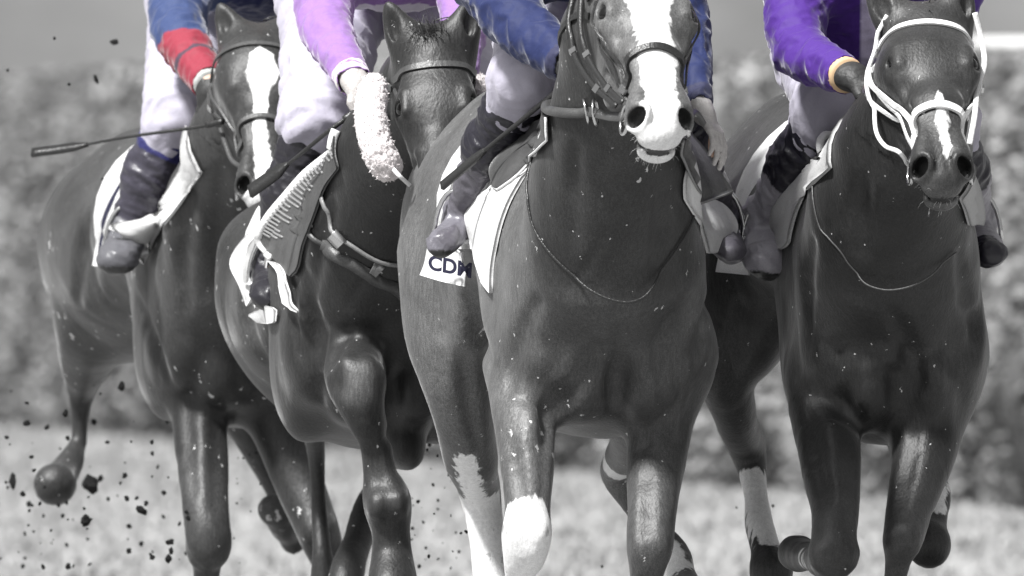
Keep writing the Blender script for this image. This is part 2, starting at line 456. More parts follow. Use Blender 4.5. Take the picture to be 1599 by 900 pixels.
# white running rail beyond the hedge on the right
rr = empty('running_rail', tuple(P(1700, 0, 52)*A(1,1,0)), 'white plastic running rail showing over the top of the hedge at the right', 'rail')
WR = mat('white_rail', (.7,.7,.7), .4)
zr = P(0, 69, 52)[2]
V, F = sweep([P(x, 0, 52)*A(1,1,0)+A(0,0,zr) for x in (1515, 1700, 2000, 2600)], .05, .055, A(0,0,1), 12)
mesh_obj('rail', V, F, WR, rr)
for x in (1690, 2300):
    V, F = sweep([P(x,0,52)*A(1,1,0)+A(0,.03,z) for z in (0, .8, zr-.02)], .06, .06, A(0,1,0), 10); mesh_obj('post', V, F, WR, rr)

# ------------------------------------------------------------------ materials
M = {}
M['eye'] = mat('eye', (.004,.004,.004), .05, .5)
M['white_leather'] = mat('white_leather', (.74,.74,.74), .45, .5, bump=.25, bscale=120, grain=.1)
M['black_leather'] = mat('black_leather', (.022,.022,.022), .34, .5, bump=.25, bscale=150, grain=.25)
M['dark_leather'] = mat('dark_leather', (.06,.06,.06), .42, .5, bump=.2, bscale=120, grain=.25, var=.25)
M['grey_leather'] = mat('grey_leather', (.20,.20,.20), .4, .5, bump=.2, bscale=120, grain=.25)
M['steel'] = mat('steel', (.6,.6,.6), .22, metal=1)
M['cloth'] = mat('white_cloth', (.62,.62,.62), .8, .2, bump=.5, bscale=26, var=.06, vscale=12, grain=.12)
M['greycloth'] = mat('pale_grey_cloth', (.40,.40,.40), .8, .2, bump=.3, bscale=26, grain=.2)
M['breeches'] = mat('breeches', (.43,.412,.485), .66, .3, bump=.35, bscale=22, sheen=.2, grain=.05)
M['fleece'] = mat('fleece', (.66,.62,.62), .95, .1, sheen=.4, bump=.5, bscale=200, grain=.1)
M['hair'] = mat('hair', (.035,.035,.035), .45, .5, grain=.3)
M['skin'] = mat('skin', (.52,.34,.26), .5, .4, sub=.1, bump=.1, bscale=200)
M['glove_black'] = mat('black_glove', (.03,.03,.03), .55, .4, bump=.4, bscale=60, grain=.35)
M['glove_grey'] = mat('grey_glove', (.40,.38,.37), .6, .4, bump=.4, bscale=60, grain=.25)
M['silk'] = mat('silk', rough=.66, spec=.25, sheen=.35, bump=.25, bscale=38, attr='col', grain=.08)
M['boot_black'] = mat('black_boot', (.016,.015,.020), .34, .5, bump=.3, bscale=30, grain=.3)
M['boot'] = mat('boot', rough=.36, spec=.55, attr='col', bump=.45, bscale=28, grain=.12)
M['dirt'] = mat('dirt', (.03,.03,.03), .9, .2, bump=1, bscale=80, var=.4, vscale=60)
M['ink'] = mat('dark_ink', (.012,.012,.04), .6)
M['white_gear'] = mat('white_gear', (.62,.62,.63), .5)
M['helmet'] = {}

# ------------------------------------------------------------------ horses
Z = Z0 = A(0,0,1.)
class Horse: pass
def head_prims(f, H, k=.03, ear=True, mouth=.006):
    Lh = H.L/.62
    hw = H.hw
    def hp(x,y,z): return H.poll + Lh*(x*H.d + y*hw*H.s + z*H.n)
    H.hp = hp; ax = (H.d, H.s, H.n)
    E = lambda x,y,z,rx,ry,rz,k=.03,op='u': f.ell(hp(x,y,z), A(rx,ry*hw,rz)*Lh, ax, k, op)
    C = lambda a,b,ra,rb,k=.03,op='u',flat=None: f.cone(hp(*a), hp(*b), ra*Lh*(hw if ra > .03 else 1), rb*Lh*(hw if ra > .03 else 1), k, op, flat)
    E(.05,0,-.025,.09,.076,.070); E(.16,0,-.01,.13,.094,.075); E(.12,0,-.07,.13,.075,.10)
    for q in (-1,1):
        E(.195,q*.072,.020,.062,.040,.044,.035)                   # brow bone
        E(.20,q*.052,-.115,.135,.034,.115,.03)                    # jowl
        C((.24,q*.072,-.028),(.40,q*.052,-.03),.020,.012,.03)      # facial crest
        E(.13,q*.058,.028,.055,.03,.02,.03)                        # temple
        C((.12,q*.080,-.03),(.16,q*.086,-.06),.010,.008,.03)
    C((.16,0,.005),(.34,0,.012),.078,.054,.04,flat=(H.n,.8)); C((.34,0,.012),(.50,0,-.01),.054,.047,.04)
    C((.18,0,-.12),(.50,0,-.075),.062,.036,.04)
    C((.20,0,-.10),(.46,0,-.04),.058,.044,.04)
    E(.535,0,-.028,.068,.054,.052,.03)
    for q in (-1,1):
        E(.525,q*.044,-.002,.050,.028,.038,.018)                    # flared nostril
        E(.50,q*.040,.012,.05,.020,.026,.022)
        nn_ = nrm(.55*H.d+.45*H.n+q*.62*H.s); nc_ = hp(.556,q*.049,.004); u_ = nrm(H.d*.2+H.n*1.-nn_*(nn_@(H.d*.2+H.n))); v_ = np.cross(nn_,u_)
        H.nost = getattr(H,'nost',{}); H.nost[q] = nc_
        f.poly([nc_+(u_*.036*math.cos(t)+v_*.027*math.sin(t))*Lh for t in np.linspace(0,2*math.pi,13)], .0085*Lh, .008)
        f.ell(nc_-nn_*.010*Lh, A(.034,.0245,.030)*Lh, (u_,v_,nn_), .006, 's')
        C((.30,q*.066,-.055),(.44,q*.052,-.055),.006,.005,.03,'s')  # hollow under the crest
        en = nrm(H.s*q*.78+H.n*.62); ec = hp(.196,q*.094,.042); eu = nrm(H.d-en*(en@H.d)); ev = np.cross(en,eu)
        f.ell(ec, A(.030,.023,.022)*Lh, (eu,ev,en), .006, 's')      # eye opening
        f.poly([ec+(eu*.030*math.cos(t)+ev*.024*math.sin(t)-en*.006)*Lh for t in np.linspace(0,2*math.pi,13)], .0055*Lh, .008)
        C((.160,q*.080,.054),(.215,q*.082,.060),.009,.006,.022)      # brow
        C((.225,q*.088,.020),(.30,q*.070,.004),.006,.004,.03)
        C((.34,q*.050,.036),(.47,q*.040,.024),.006,.006,.03)         # edge of the nasal bone
        C((.36,q*.062,.008),(.46,q*.056,.002),.007,.007,.035,'s')
        C((.26,q*.075,-.10),(.42,q*.055,-.09),.004,.004,.03,'s')
    E(.580,0,-.040,.030,.046,.034,.022)                            # upper lip
    E(.562,0,-.094,.036,.042,.030,.025)                            # lower lip, chin
    C((.575,-.04,-.072),(.575,.04,-.072),.006+mouth,.006+mouth,.010,'s')
    C((.60,0,-.05),(.575,0,-.02),.004,.003,.012,'s')
    if ear:
        for q,(ex,ey,ez) in zip((-1,1), H.ears):
            b = hp(.005,q*.064,-.020); tip = b + ex*H.d*-Lh + ey*H.s*q*Lh + ez*H.n*Lh
            dr = nrm(tip-b); m = b+(tip-b)*.42; fwd = nrm(H.n*.9 + H.s*q*.45 - 0*dr); fwd = nrm(fwd-(fwd@dr)*dr); sd = np.cross(dr,fwd)
            Le = np.linalg.norm(tip-b)
            f.ell(m, (Le*.60,.041*Lh,.026*Lh), (dr,sd,fwd), .02)
            f.cone(m, tip, .024*Lh, .004*Lh, .02, flat=(fwd,.6))
            f.cone(b-dr*.01, m, .030*Lh, .030*Lh, .03, flat=(fwd,.9))
            f.ell(m+fwd*.026*Lh+dr*Le*.06, (Le*.44,.022*Lh,.019*Lh), (dr,sd,fwd), .010, 's')

def horse(name, label, cx, yc, yaw, muz, dimg, ddep, L, neck, legs, tone=.05, sc=1., nhint=(0,-1,.1), roll=None, whites=(), blaze=None, muzwhite=None,
          darks=(), hw=1., ears=((.15,.02,.0),(.15,.02,.0)), coat=None, zoff=0, mud=1., mouth=.006, extra=None, tail=True, rumpw=1., tonef=None, barrel=1., pitch=0, hz=0., lw=1., lines=()):
    H = Horse(); f = Field(); H.f = f; H.sc = sc
    ya = math.radians(yaw); fw = A(math.sin(ya), -math.cos(ya), 0); sd = A(math.cos(ya), math.sin(ya), 0)    # sd: to the right of the picture
    ch = P(cx, 0, yc)*A(1,1,0); O = ch - .3*sc*fw + A(0,0,zoff)
    pa = math.radians(pitch); fw = nrm(fw*math.cos(pa)+Z0*math.sin(pa)); Z = np.cross(sd, fw); Z = Z if Z[2] > 0 else -Z
    piv = ch + A(0,0,zoff+1.1*sc)
    H.fw, H.sd, H.O, H.Z = fw, sd, O, Z
    T = lambda a,b,c: piv + sc*((a-.3)*fw + b*lw*sd + (c-1.1)*Z)
    H.T = T
    def E(c, r, ax=None, k=.08, op='u'): f.ell(T(*c), A(*r)*A(1,lw,1)*sc, ax or (fw, sd, Z), k, op)
    tilt = lambda a: (nrm(math.cos(a)*fw+math.sin(a)*Z), sd, nrm(-math.sin(a)*fw+math.cos(a)*Z))
    E((-.45,0,1.32+hz*.3),(.56,.268*barrel,.235)); E((-.08,0,1.20),(.38,.245*barrel,.33),tilt(-.10)); E((.22,0,1.13),(.30,.225,.33))
    E((-1.02,0,1.30),(.44,.265*rumpw,.30)); E((-.72,0,1.33),(.4,.20,.26))
    for q in (-1,1):
        E((.12,q*.150,1.15),(.20,.105,.32), tilt(-.25),.10); E((.31,q*.170,1.02),(.16,.090,.17), tilt(.3), .04)     # shoulder blade, point of shoulder
        E((.14,q*.175,.94),(.17,.085,.16),None,.06)                                                       # triceps
        E((.37,q*.090,.955),(.125,.085,.150), tilt(.2), .022)                                                # pectorals
        E((-1.10,q*.130*rumpw,1.24+hz),(.32,.135,.26-hz*.8), tilt(.2)); E((-.84,q*.16,1.12+hz*1.5),(.18,.10,.20-hz*.5),None,.10)
        f.cone(T(.38,q*.19,1.22), T(.46,q*.20,1.00), .012*sc, .012*sc, .05, 's')                                    # groove neck/shoulder
        f.cone(T(-.66,q*.27,1.25), T(-.72,q*.27,1.02), .02*sc, .02*sc, .08, 's')                                    # flank
    f.cone(T(.505,0,1.06), T(.46,0,.86), .008*sc, .010*sc, .05, 's')                                               # breast furrow
    f.cone(T(-.30,0,1.50), T(.12,0,1.52), .065*sc, .075*sc, .12)                                                   # withers
    f.cone(T(-.75,0,1.49), T(-1.05,0,1.53), .07*sc, .09*sc, .12)
    E((.12,0,.87),(.30,.13,.10),None,.08)
    E((-1.42,0,1.34),(.08,.05,.10),None,.06)
    # head frame
    d = nrm(A(dimg[0], 0, -dimg[1]) * 1.0 / math.hypot(*dimg) * math.sqrt(1-ddep**2) + A(0,-ddep,0))
    H.d = d; H.L = L; H.hw = hw; n = nrm(A(*nhint)); n = nrm(n-(n@d)*d); H.n = n; H.s = np.cross(n, d); 
    if H.s[0] < 0: H.s = -H.s
    mz = P(*muz); H.poll = mz - L*d; H.ears = ears
    head_prims(f, H, mouth=mouth)
    # neck: crest and throat
    for a, b in zip(neck, neck[1:]):
        f.cone(P(*a[:3]), P(*b[:3]), PX(a[3],a[2]), PX(b[3],b[2]), .09)
    thr = H.hp(.12,0,-.10); 
    f.cone(H.hp(.03,0,-.05), P(*neck[-1][:3]), .068*L/.62, PX(neck[-1][3],neck[-1][2])*.92, .07)
    f.cone(H.poll-.02*H.n, T(.0,0,1.50), .06*L/.62, .09*sc, .10)                       # crest line
    for lg in legs: 
        f.chain(lg['p'], lg.get('k',.05))
        for j in lg.get('b',()):                                       # extra bulges: px,py,y,(rx,ry,rz px)
            f.ell(P(*j[:3]), A(*j[3])*(CAM_D+j[2])/FPX, None, .018)
        for j in lg.get('g',()): f.cone(P(*j[0]), P(*j[1]), .006, .006, .025, 's')
    for kind_, pts_, w0, w1 in lines:                     # creases and sinews lying in the surface
        q = resample([(a_, b_, 0) for a_, b_ in pts_], 3*len(pts_)); o_ = np.array([P(a_, b_, -2.) for a_, b_, _ in q])
        dd = o_-A(0,-CAM_D,CAM_H); dd = dd/np.linalg.norm(dd,axis=1)[:,None]; sp = f.trace_many(o_, dd, 12.)
        ok = sp[:,1] < 9; sp = sp[ok]
        if len(sp) < 3: continue
        g = f.grads(sp); t_ = np.linspace(0,1,len(sp)); rr = 2.3*(w0+(w1-w0)*np.abs(2*t_-1))
        if kind_ == 'g': f.poly(sp+g*rr[:,None]*.35, rr, .03, 's')
        else: f.poly(sp-g*rr[:,None]*.45, rr, .02, 'u')
    if extra: extra(f, H)
    root = empty('horse', tuple(O*A(1,1,0)), label, 'horse', 'horses galloping in the race'); H.root = root
    lo = np.array([H.hp(a,b,c) for a in (-.2,.66) for b in (-.26,.26) for c in (-.20,.09)])
    hlo, hhi = lo.min(0)-.02, lo.max(0)+.02
    def inh(V, m):
        q = (V-H.poll)/(L/.62); x, y, z = q@H.d, q@H.s, q@H.n
        return (z > -.19+m) & (x > -.19+m) & (x < .67-m) & (np.abs(y) < .30-m)
    V1, F1 = f.mesh(.0105, smooth=2)
    hc = .0042 if L > .5 else .005
    V2, F2 = f.mesh(hc, hlo, hhi, smooth=2)
    keep = ~inh(V1, .012)[F1].all(1); F1 = F1[keep]
    # drop what the finer grid cut open at its border
    V2ok = inh(V2, 0); F2 = F2[V2ok[F2].all(1)]
    V = np.vstack([V1, V2]); Fc = np.vstack([F1, F2+len(V1)])
    use = np.unique(Fc); re = -np.ones(len(V), int); re[use] = np.arange(len(use)); V = V[use]; Fc = re[Fc]
    # veins and muscle unevenness
    dsp = np.zeros(len(V)); far = ~inh(V, .0); rel = V-O
    for i in np.nonzero(far)[0]:
        p = rel[i]; a = mnoise.noise(Vector((p[0]*9, p[1]*9, p[2]*5))); b = mnoise.noise(Vector((p[0]*5+9, p[1]*5, p[2]*2.6)))
        dsp[i] = .0080*b + .0035*a - .0060*max(0, 1-abs(mnoise.noise(Vector((p[0]*6-4, p[1]*6, p[2]*3.4))))*7) * max(0, b+.2)
    V = V + normals(V, Fc)*dsp[:,None]
    body = mesh_obj('body', V, Fc, None, root)
    Lh = L/.62; q = (V-H.poll)/Lh; hx, hy, hz = q@H.d, q@H.s/hw, q@H.n
    onhead = (hx > -.05) & (hx < .66) & (np.abs(hy) < .13) & (hz > -.2) & (hz < .12)
    mask = np.full(len(V), -.1)
    if blaze:
        xs_, cs_, ws_ = zip(*blaze); w = np.interp(hx, xs_, ws_); c = np.interp(hx, xs_, cs_)
        bz = np.where(onhead & (hz > -.05), w - np.abs(hy-c), -.1); mask = np.maximum(mask, bz)
    if muzwhite is not None:
        mask = np.maximum(mask, np.where(onhead, np.minimum(hx-muzwhite, .05), -.1))
    for a, b, r, *onsurf in whites:
        if onsurf:                                         # a marking given on the near surface of the leg
            o_ = np.array([P(a[0]+(b[0]-a[0])*t, a[1]+(b[1]-a[1])*t, -1.) for t in np.linspace(0,1,6)]); dd = o_-A(0,-CAM_D,CAM_H); dd = dd/np.linalg.norm(dd,axis=1)[:,None]
            sp = f.trace_many(o_, dd, 6.)
            for p0, p1 in zip(sp, sp[1:]): mask = np.maximum(mask, r - caps_d(V, p0, p1))
        else: mask = np.maximum(mask, r - caps_d(V, P(*a), P(*b)))
    tn = np.ones(len(V))
    for a, b, r, v in darks:  # local coat tones chest, rump
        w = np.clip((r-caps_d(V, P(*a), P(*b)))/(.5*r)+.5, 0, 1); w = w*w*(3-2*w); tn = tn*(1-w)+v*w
    # skin of the nose, inside of nostrils and eye rims is dark
    def dk(x,y,z,r,v):
        nonlocal tn, mask
        dd = np.sqrt((hx-x)**2+(np.abs(hy)-y)**2+(hz-z)**2); w = np.clip((r-dd)/.006+.5, 0, 1)*onhead
        tn = tn*(1-w)+v*w; mask = np.where(w > .3, -.1, mask)
    dk(.544,.043,-.004,.027,.30); dk(.196,.088,.036,.030,.6)
    w = np.clip((hx-.535)/.03, 0, 1)*np.clip((-.012-hz)/.02, 0, 1)*onhead; tn = tn*(1+1.3*w)
    w = onhead & (np.abs(hz+.070) < .012) & (hx > .53); tn[w] = .35; mask[w] = -.1
    if tonef is not None: tn = tn*tonef(V, H)
    mu = np.full(len(V), mud) * np.where(onhead, .25, 1)
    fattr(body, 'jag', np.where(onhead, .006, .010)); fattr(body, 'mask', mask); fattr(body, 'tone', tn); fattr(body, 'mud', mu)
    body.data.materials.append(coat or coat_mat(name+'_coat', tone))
    for q_ in (-1,1):
        Ve, Fe = ball(H.hp(.196,q_*.080,.032), .0285*Lh*A(1,1,1), 12); mesh_obj('eye', Ve, Fe, M['eye'], root)
    return H

def hair_tuft(parent, name, roots, dirs, length, spread, n, r=.0035, seed=1, droop=.4, m=None):
    R = np.random.default_rng(seed); VF = []
    for i in range(n):
        k = R.integers(len(roots)); a = roots[k] + R.normal(0,.008,3); dr = nrm(dirs[k] + R.normal(0,spread,3)); l = length*R.uniform(.55,1.1)
        pts = [a]
        for j in range(5): dr = nrm(dr + A(0,0,-droop*.25) + R.normal(0,.08,3)); pts.append(pts[-1]+dr*l/5)
        VF.append(sweep(resample(pts,7), np.array([1,1,.9,.8,.6,.4,.12])*r*2, np.array([1,1,.9,.8,.6,.4,.12])*r, None, 4))
    V, F = join(*VF); return mesh_obj(name, V, F, m or M['hair'], parent)

H3 = horse('bay_one', 'front horse in the centre with a broad white blaze, white nose and black bridle', 944, .25, 9.5,
    (1035,212,-.85), (46,300), .77, .61,
    [(950,400,.12,150),(955,300,.02,118),(962,180,-.15,90),(960,60,-.25,80)],
    [ dict(p=[(838,560,.32,80),(820,640,.16,52),(822,720,.06,42),(824,790,.0,34),(822,832,-.02,37),(818,870,-.02,31),(812,905,.02,22),(808,1000,.1,21),(806,1050,.08,28),(806,1095,-.02,24),(806,1130,-.08,34),(806,1150,-.08,38)],
           b=[(806,835,-.05,(20,26,30)),(840,832,-.05,(19,26,28)),(822,862,-.04,(28,26,14)),(794,856,.05,(12,20,18))]),
      dict(p=[(1040,560,.32,82),(1034,640,.28,56),(1024,730,.22,47),(1018,800,.12,40),(1014,850,.08,37),(1008,905,.1,27),(1006,1000,.3,21),(1004,1050,.35,28),(1004,1100,.3,24),(1004,1140,.25,36)],
           b=[(1000,856,.06,(18,26,28)),(1030,852,.06,(18,26,28))]),
      dict(p=[(712,400,1.45,92),(706,510,1.40,76),(716,610,1.40,54),(735,710,1.55,42),(750,770,1.75,34),(762,850,1.72,28),(772,930,1.68,30),(782,990,1.6,26),(786,1030,1.5,38)]),
      dict(p=[(1015,560,1.30,80),(1000,640,1.25,55),(985,700,1.4,36),(962,738,1.62,26),(1000,800,1.6,20),(1052,862,1.55,24),(1064,900,1.5,22),(1072,940,1.4,34)]),
    ],
    tone=.088, rumpw=.95, hw=1.15, blaze=[(.0,0,.012),(.08,0,.058),(.14,0,.060),(.22,.0,.042),(.30,.002,.040),(.40,.004,.040),(.47,.0,.038),(.52,0,.034),(.56,0,.05),(.62,0,.08)], muzwhite=.565,
    whites=[((822,868,-.05),(812,1100,.0),.085),((824,812,-.06),(822,860,-.06),.062),((752,792,1.72),(768,880,1.7),.058),((768,880,1.7),(785,1040,1.6),.075),((724,722),(746,792),.030,1),((962,735,1.5),(1068,930,1.5),.055)],
    darks=[((955,120,-.2),(955,410,-.1),.22,.30),((1010,650,.2),(1010,900,0),.14,.55),((950,560,.1),(985,640,.1),.24,.55)],  # shade on neck and chest painted into the coat; left foreleg darker too
    nhint=(.16,-1,.3), ears=((.16,.02,-.02),(.16,.02,-.02)), mouth=.006, zoff=0.02,
    lines=[('g',[(838,472),(812,520),(800,565),(796,610)],.012,.003),('g',[(935,545),(905,600),(862,640),(850,690)],.016,.004),('g',[(968,520),(968,570),(962,620),(985,665)],.012,.003),
      ('g',[(1040,500),(1030,560),(1030,620),(1048,680)],.010,.003),('g',[(1000,600),(1012,650),(1006,700)],.010,.003),('r',[(1070,560),(1066,620),(1052,680)],.008,.002),('r',[(1010,560),(1016,610),(1012,660)],.008,.002),
      ('g',[(800,690),(808,740),(816,780)],.008,.002),('g',[(846,640),(842,700),(846,770)],.008,.002),('r',[(830,640),(832,700),(836,770)],.010,.003),('g',[(1010,740),(1012,790),(1008,835)],.007,.002),
      ('r',[(900,540),(930,580),(940,640)],.010,.002),('g',[(900,230),(893,300),(895,380)],.010,.003),('g',[(1028,300),(1030,360),(1020,420)],.010,.003),
      ('g',[(690,260),(680,340),(672,430),(690,520)],.014,.004),('g',[(735,470),(748,520),(764,570)],.014,.004),('g',[(725,560),(728,640),(742,700)],.010,.003),('r',[(705,560),(715,640),(733,700)],.008,.003),
      ('g',[(1110,440),(1100,520),(1090,570)],.008,.002)])

H4 = horse('bay_two', 'dark horse at the right wearing a white bridle with a narrow snip on its nose', 1392, .55, 9,
    (1474,288,-.40), (26,290), .77, .60,
    [(1385,400,.42,140),(1390,320,.32,115),(1412,230,.15,92),(1440,130,.0,66)],
    [ dict(p=[(1296,580,.60,72),(1290,650,.50,56),(1298,730,.35,46),(1304,790,.25,38),(1302,840,.15,37),(1302,872,.16,34),(1272,872,.45,22),(1256,868,.62,24),(1242,862,.72,26)],
           b=[(1284,866,.12,(24,28,28)),(1318,864,.12,(24,28,28)),(1248,866,.70,(30,30,26))], k=.03, g=[((1316,690,.22),(1322,790,.12))]),
      dict(p=[(1462,560,.60,78),(1450,650,.55,62),(1440,720,.45,50),(1420,790,.35,38),(1410,842,.28,33),(1402,880,.3,22),(1392,960,.35,20),(1388,1010,.35,26),(1384,1060,.3,23),(1382,1100,.25,34)],
           b=[(1400,842,.25,(20,24,26)),(1420,838,.25,(18,24,26))]),
      dict(p=[(1190,370,1.6,92),(1158,480,1.60,66),(1134,580,1.65,46),(1148,650,1.8,35),(1168,700,2.0,30),(1180,770,1.95,20),(1186,820,1.9,23),(1196,860,1.85,24),(1204,893,1.8,34)],
           b=[(1165,690,2.0,(26,36,30))]),
      dict(p=[(1420,560,1.60,80),(1402,640,1.70,44),(1412,690,1.9,30),(1440,730,2.1,24),(1462,772,2.0,22),(1456,820,1.9,24),(1452,852,1.85,31)],
           b=[(1452,850,1.85,(34,36,36))]),
    ],
    tone=.032, lw=.90, hw=1.07, blaze=[(.0,0,-.02),(.33,.004,-.01),(.36,.004,.010),(.43,.006,.014),(.52,.010,.010),(.56,.01,-.005),(.62,0,-.01)],
    whites=[((1176,755,1.95),(1200,850,1.85),.042),((1462,760,2.0),(1464,790,1.9),.028),((1264,872,.5),(1272,880,.4),.025)],
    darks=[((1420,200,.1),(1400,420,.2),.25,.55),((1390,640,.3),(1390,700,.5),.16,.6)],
    nhint=(.06,-1,.3), ears=((.09,.07,.10),(.09,.03,.10)), mouth=.002, mud=.0,
    lines=[('g',[(1310,540),(1285,600),(1300,650)],.014,.004),('g',[(1395,490),(1418,540),(1428,568),(1436,600)],.012,.003),('r',[(1350,580),(1385,560),(1420,572)],.012,.003),('r',[(1435,572),(1462,570),(1480,610),(1474,650)],.012,.003),
      ('g',[(1330,600),(1322,640),(1345,665)],.012,.004),('g',[(1490,560),(1486,620),(1470,670)],.010,.003),('g',[(1265,640),(1272,700),(1290,770)],.009,.002),('g',[(1500,400),(1512,460),(1520,520)],.012,.003),
      ('g',[(1428,680),(1416,740),(1408,790)],.008,.002),('r',[(1300,660),(1300,720),(1310,780)],.009,.003),('g',[(1355,230),(1345,310),(1345,390)],.012,.003),('g',[(1150,480),(1140,550),(1145,620)],.010,.003),('g',[(1270,380),(1258,450),(1262,520)],.012,.003)])

H2 = horse('bay_three', 'horse with a sheepskin noseband half hidden behind the front horse', 592, 2.5, 6,
    (694,388,1.45), (16,290), .50, .57,
    [(590,420,2.35,130),(600,340,2.25,110),(625,240,2.05,88),(660,150,1.9,64)],
    [ dict(p=[(552,470,2.6,90),(552,545,2.38,60),(556,598,2.15,46),(568,645,2.12,32),(586,695,2.15,24),(594,745,2.15,26),(604,782,2.15,38),(610,830,2.15,31),(612,870,2.15,34),(614,920,2.1,42)],
           b=[(540,585,2.12,(26,30,30)),(574,590,2.12,(28,30,34)),(590,790,2.1,(18,24,24)),(622,786,2.1,(18,24,24))], k=.04),
      dict(p=[(630,520,2.65,58),(630,610,2.55,44),(634,680,2.45,32),(634,708,2.45,28),(612,705,2.75,18),(575,685,2.95,19),(548,664,3.0,24)],
           b=[(545,656,3.0,(24,30,32)),(636,700,2.45,(22,24,30))]),
      dict(p=[(425,400,3.8,84),(420,480,3.8,76),(436,548,3.8,58),(466,612,3.85,38),(487,660,3.95,22),(494,720,4.1,14),(498,800,4.15,14),(502,860,4.1,16),(506,910,4.1,24)]),
      dict(p=[(590,560,3.8,60),(590,660,3.9,38),(600,730,4.2,20),(575,790,4.1,24),(556,850,4.0,26),(540,900,3.9,28),(530,960,3.85,28)],k=.03),
    ],
    lines=[('g',[(455,500),(478,560),(498,620)],.010,.003),('g',[(478,430),(492,520),(505,600)],.014,.004),('g',[(540,520),(520,560),(516,600)],.010,.003),('r',[(470,470),(482,530),(492,580)],.010,.003),('g',[(606,560),(612,620),(606,680)],.010,.003),
      ('g',[(530,580),(528,600),(536,612)],.010,.003),('g',[(390,430),(385,500),(410,560)],.012,.004),('g',[(520,320),(500,390),(492,450)],.012,.003),('g',[(580,700),(584,730),(590,755)],.006,.002)],
    tone=.024, hw=1.02, pitch=7.5, hz=.09, sc=.98,
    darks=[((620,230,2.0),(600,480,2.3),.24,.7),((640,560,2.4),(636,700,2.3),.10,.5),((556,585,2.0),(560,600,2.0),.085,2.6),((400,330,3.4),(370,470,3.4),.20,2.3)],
    nhint=(-.06,-1,.3), ears=((.13,.05,.08),(.13,.05,.08)), mouth=.001, mud=.8)

H1 = horse('bay_four', 'rearmost horse at the left edge with a white blaze and a white muzzle', 386, 5.0, 12,
    (407,314,3.95), (-2,290), .72, .57,
    [(362,420,4.85,115),(366,330,4.75,98),(380,220,4.5,76),(402,120,4.3,56)],
    [ dict(p=[(300,550,5.1,62),(310,630,5.0,46),(316,710,4.9,42),(322,780,4.8,37),(327,850,4.75,34),(324,885,4.8,22),(320,960,4.85,20),(318,1000,4.85,26),(318,1050,4.8,30)],
           b=[(314,850,4.76,(20,24,30)),(342,848,4.76,(20,24,30)),(352,836,4.8,(12,14,15))]),
      dict(p=[(385,520,5.15,72),(415,600,5.05,56),(442,680,5.0,47),(470,760,4.95,40),(496,825,4.9,36),(508,860,4.9,30),(522,900,4.9,24),(535,960,4.9,22)],
           b=[(490,830,4.86,(20,24,26)),(506,826,4.86,(18,24,26))]),
      dict(p=[(180,360,6.2,90),(168,440,6.3,84),(150,500,6.35,70),(136,555,6.5,45),(128,602,6.65,26),(125,645,6.7,16),(122,690,6.7,13),(110,722,6.65,19),(98,740,6.6,24),(88,756,6.5,31)],
           b=[(85,757,6.5,(33,33,32)),(136,566,6.5,(20,30,26))]),
      dict(p=[(290,480,6.3,66),(340,580,6.4,42),(390,680,6.5,28),(430,760,6.6,20),(460,828,6.5,24),(446,824,6.3,22),(430,798,6.2,24)],b=[(428,796,6.2,(25,27,25)),(458,845,6.4,(20,20,22))]),
    ],
    tone=.036, pitch=3.5, hz=.10, barrel=.95, hw=.94, blaze=[(.0,0,-.02),(.10,.0,-.01),(.13,.004,.034),(.19,.008,.052),(.235,.0,.027),(.34,.0,.018),(.40,0,.020),(.46,.006,.026),(.52,.012,.026),(.56,.012,.03),(.62,0,.05)],
    muzwhite=.58, darks=[((340,640,4.9),(380,600,4.9),.2,.55),((150,240,6.),(100,480,6.),.22,1.25)],  # chest darker; light falling on the rump painted in as a paler tone
    lines=[('g',[(150,250),(140,330),(125,400),(120,470)],.016,.004),('g',[(215,470),(240,540),(262,590)],.016,.004),('g',[(300,300),(286,400),(290,480)],.012,.003),('g',[(345,270),(340,360),(344,440)],.012,.003),('g',[(290,620),(296,700),(302,770)],.008,.002),('g',[(340,640),(338,720),(336,790)],.008,.002)],
    nhint=(-.06,-1,.3), ears=((.12,.06,.09),(.11,.03,.07)), mouth=.001, mud=1.3)

# ------------------------------------------------------------------ cloth laid on a horse, straps, tubes
def push(f, pts, off):
    pts = np.array(pts, float)
    for _ in range(6):
        d = f.ev(pts); m = d < off
        if not m.any(): break
        pts[m] += f.grads(pts[m])*(off-d[m])[:,None]
    return pts
def rows_grid(rows, nu=14, nv=9):
    """rows: lists of (px,py,y); returns a nu x nv grid of world points"""
    R = [resample([P(*p) for p in r], nv) for r in rows]
    return np.array([resample([r[j] for r in R], nu) for j in range(nv)]).transpose(1,0,2)
def cloth(name, H, rows, m, parent, th=.008, off=.012, nu=16, nv=10, wave=.004, seed=0., label=None):
    G = rows_grid(rows, nu, nv); n = G.shape
    for i in range(n[0]):
        for j in range(n[1]):
            G[i,j] = G[i,j] + A(0,-1,0)*wave*mnoise.noise(Vector(G[i,j]*22)+Vector((seed,0,0)))*2
    if H is not None:
        Q = G.reshape(-1,3); e = A(0,-CAM_D,CAM_H); dv = Q-e; dv = dv/np.linalg.norm(dv,axis=1)[:,None]
        S = H.f.trace_many(Q-dv*.5, dv, .55); dist = (S-e)@A(0,1,0) - (Q-e)@A(0,1,0)      # bring to the surface what would sink into the horse
        hit = H.f.ev(S) < .003; mv = hit & (dist < .02); Q[mv] = S[mv]-dv[mv]*off
        G = push(H.f, Q, off*.6).reshape(n)
    cloth.last = G
    V, F = sheet(G, th); o = mesh_obj(name, V, F, m, parent); tag(o, label); return o
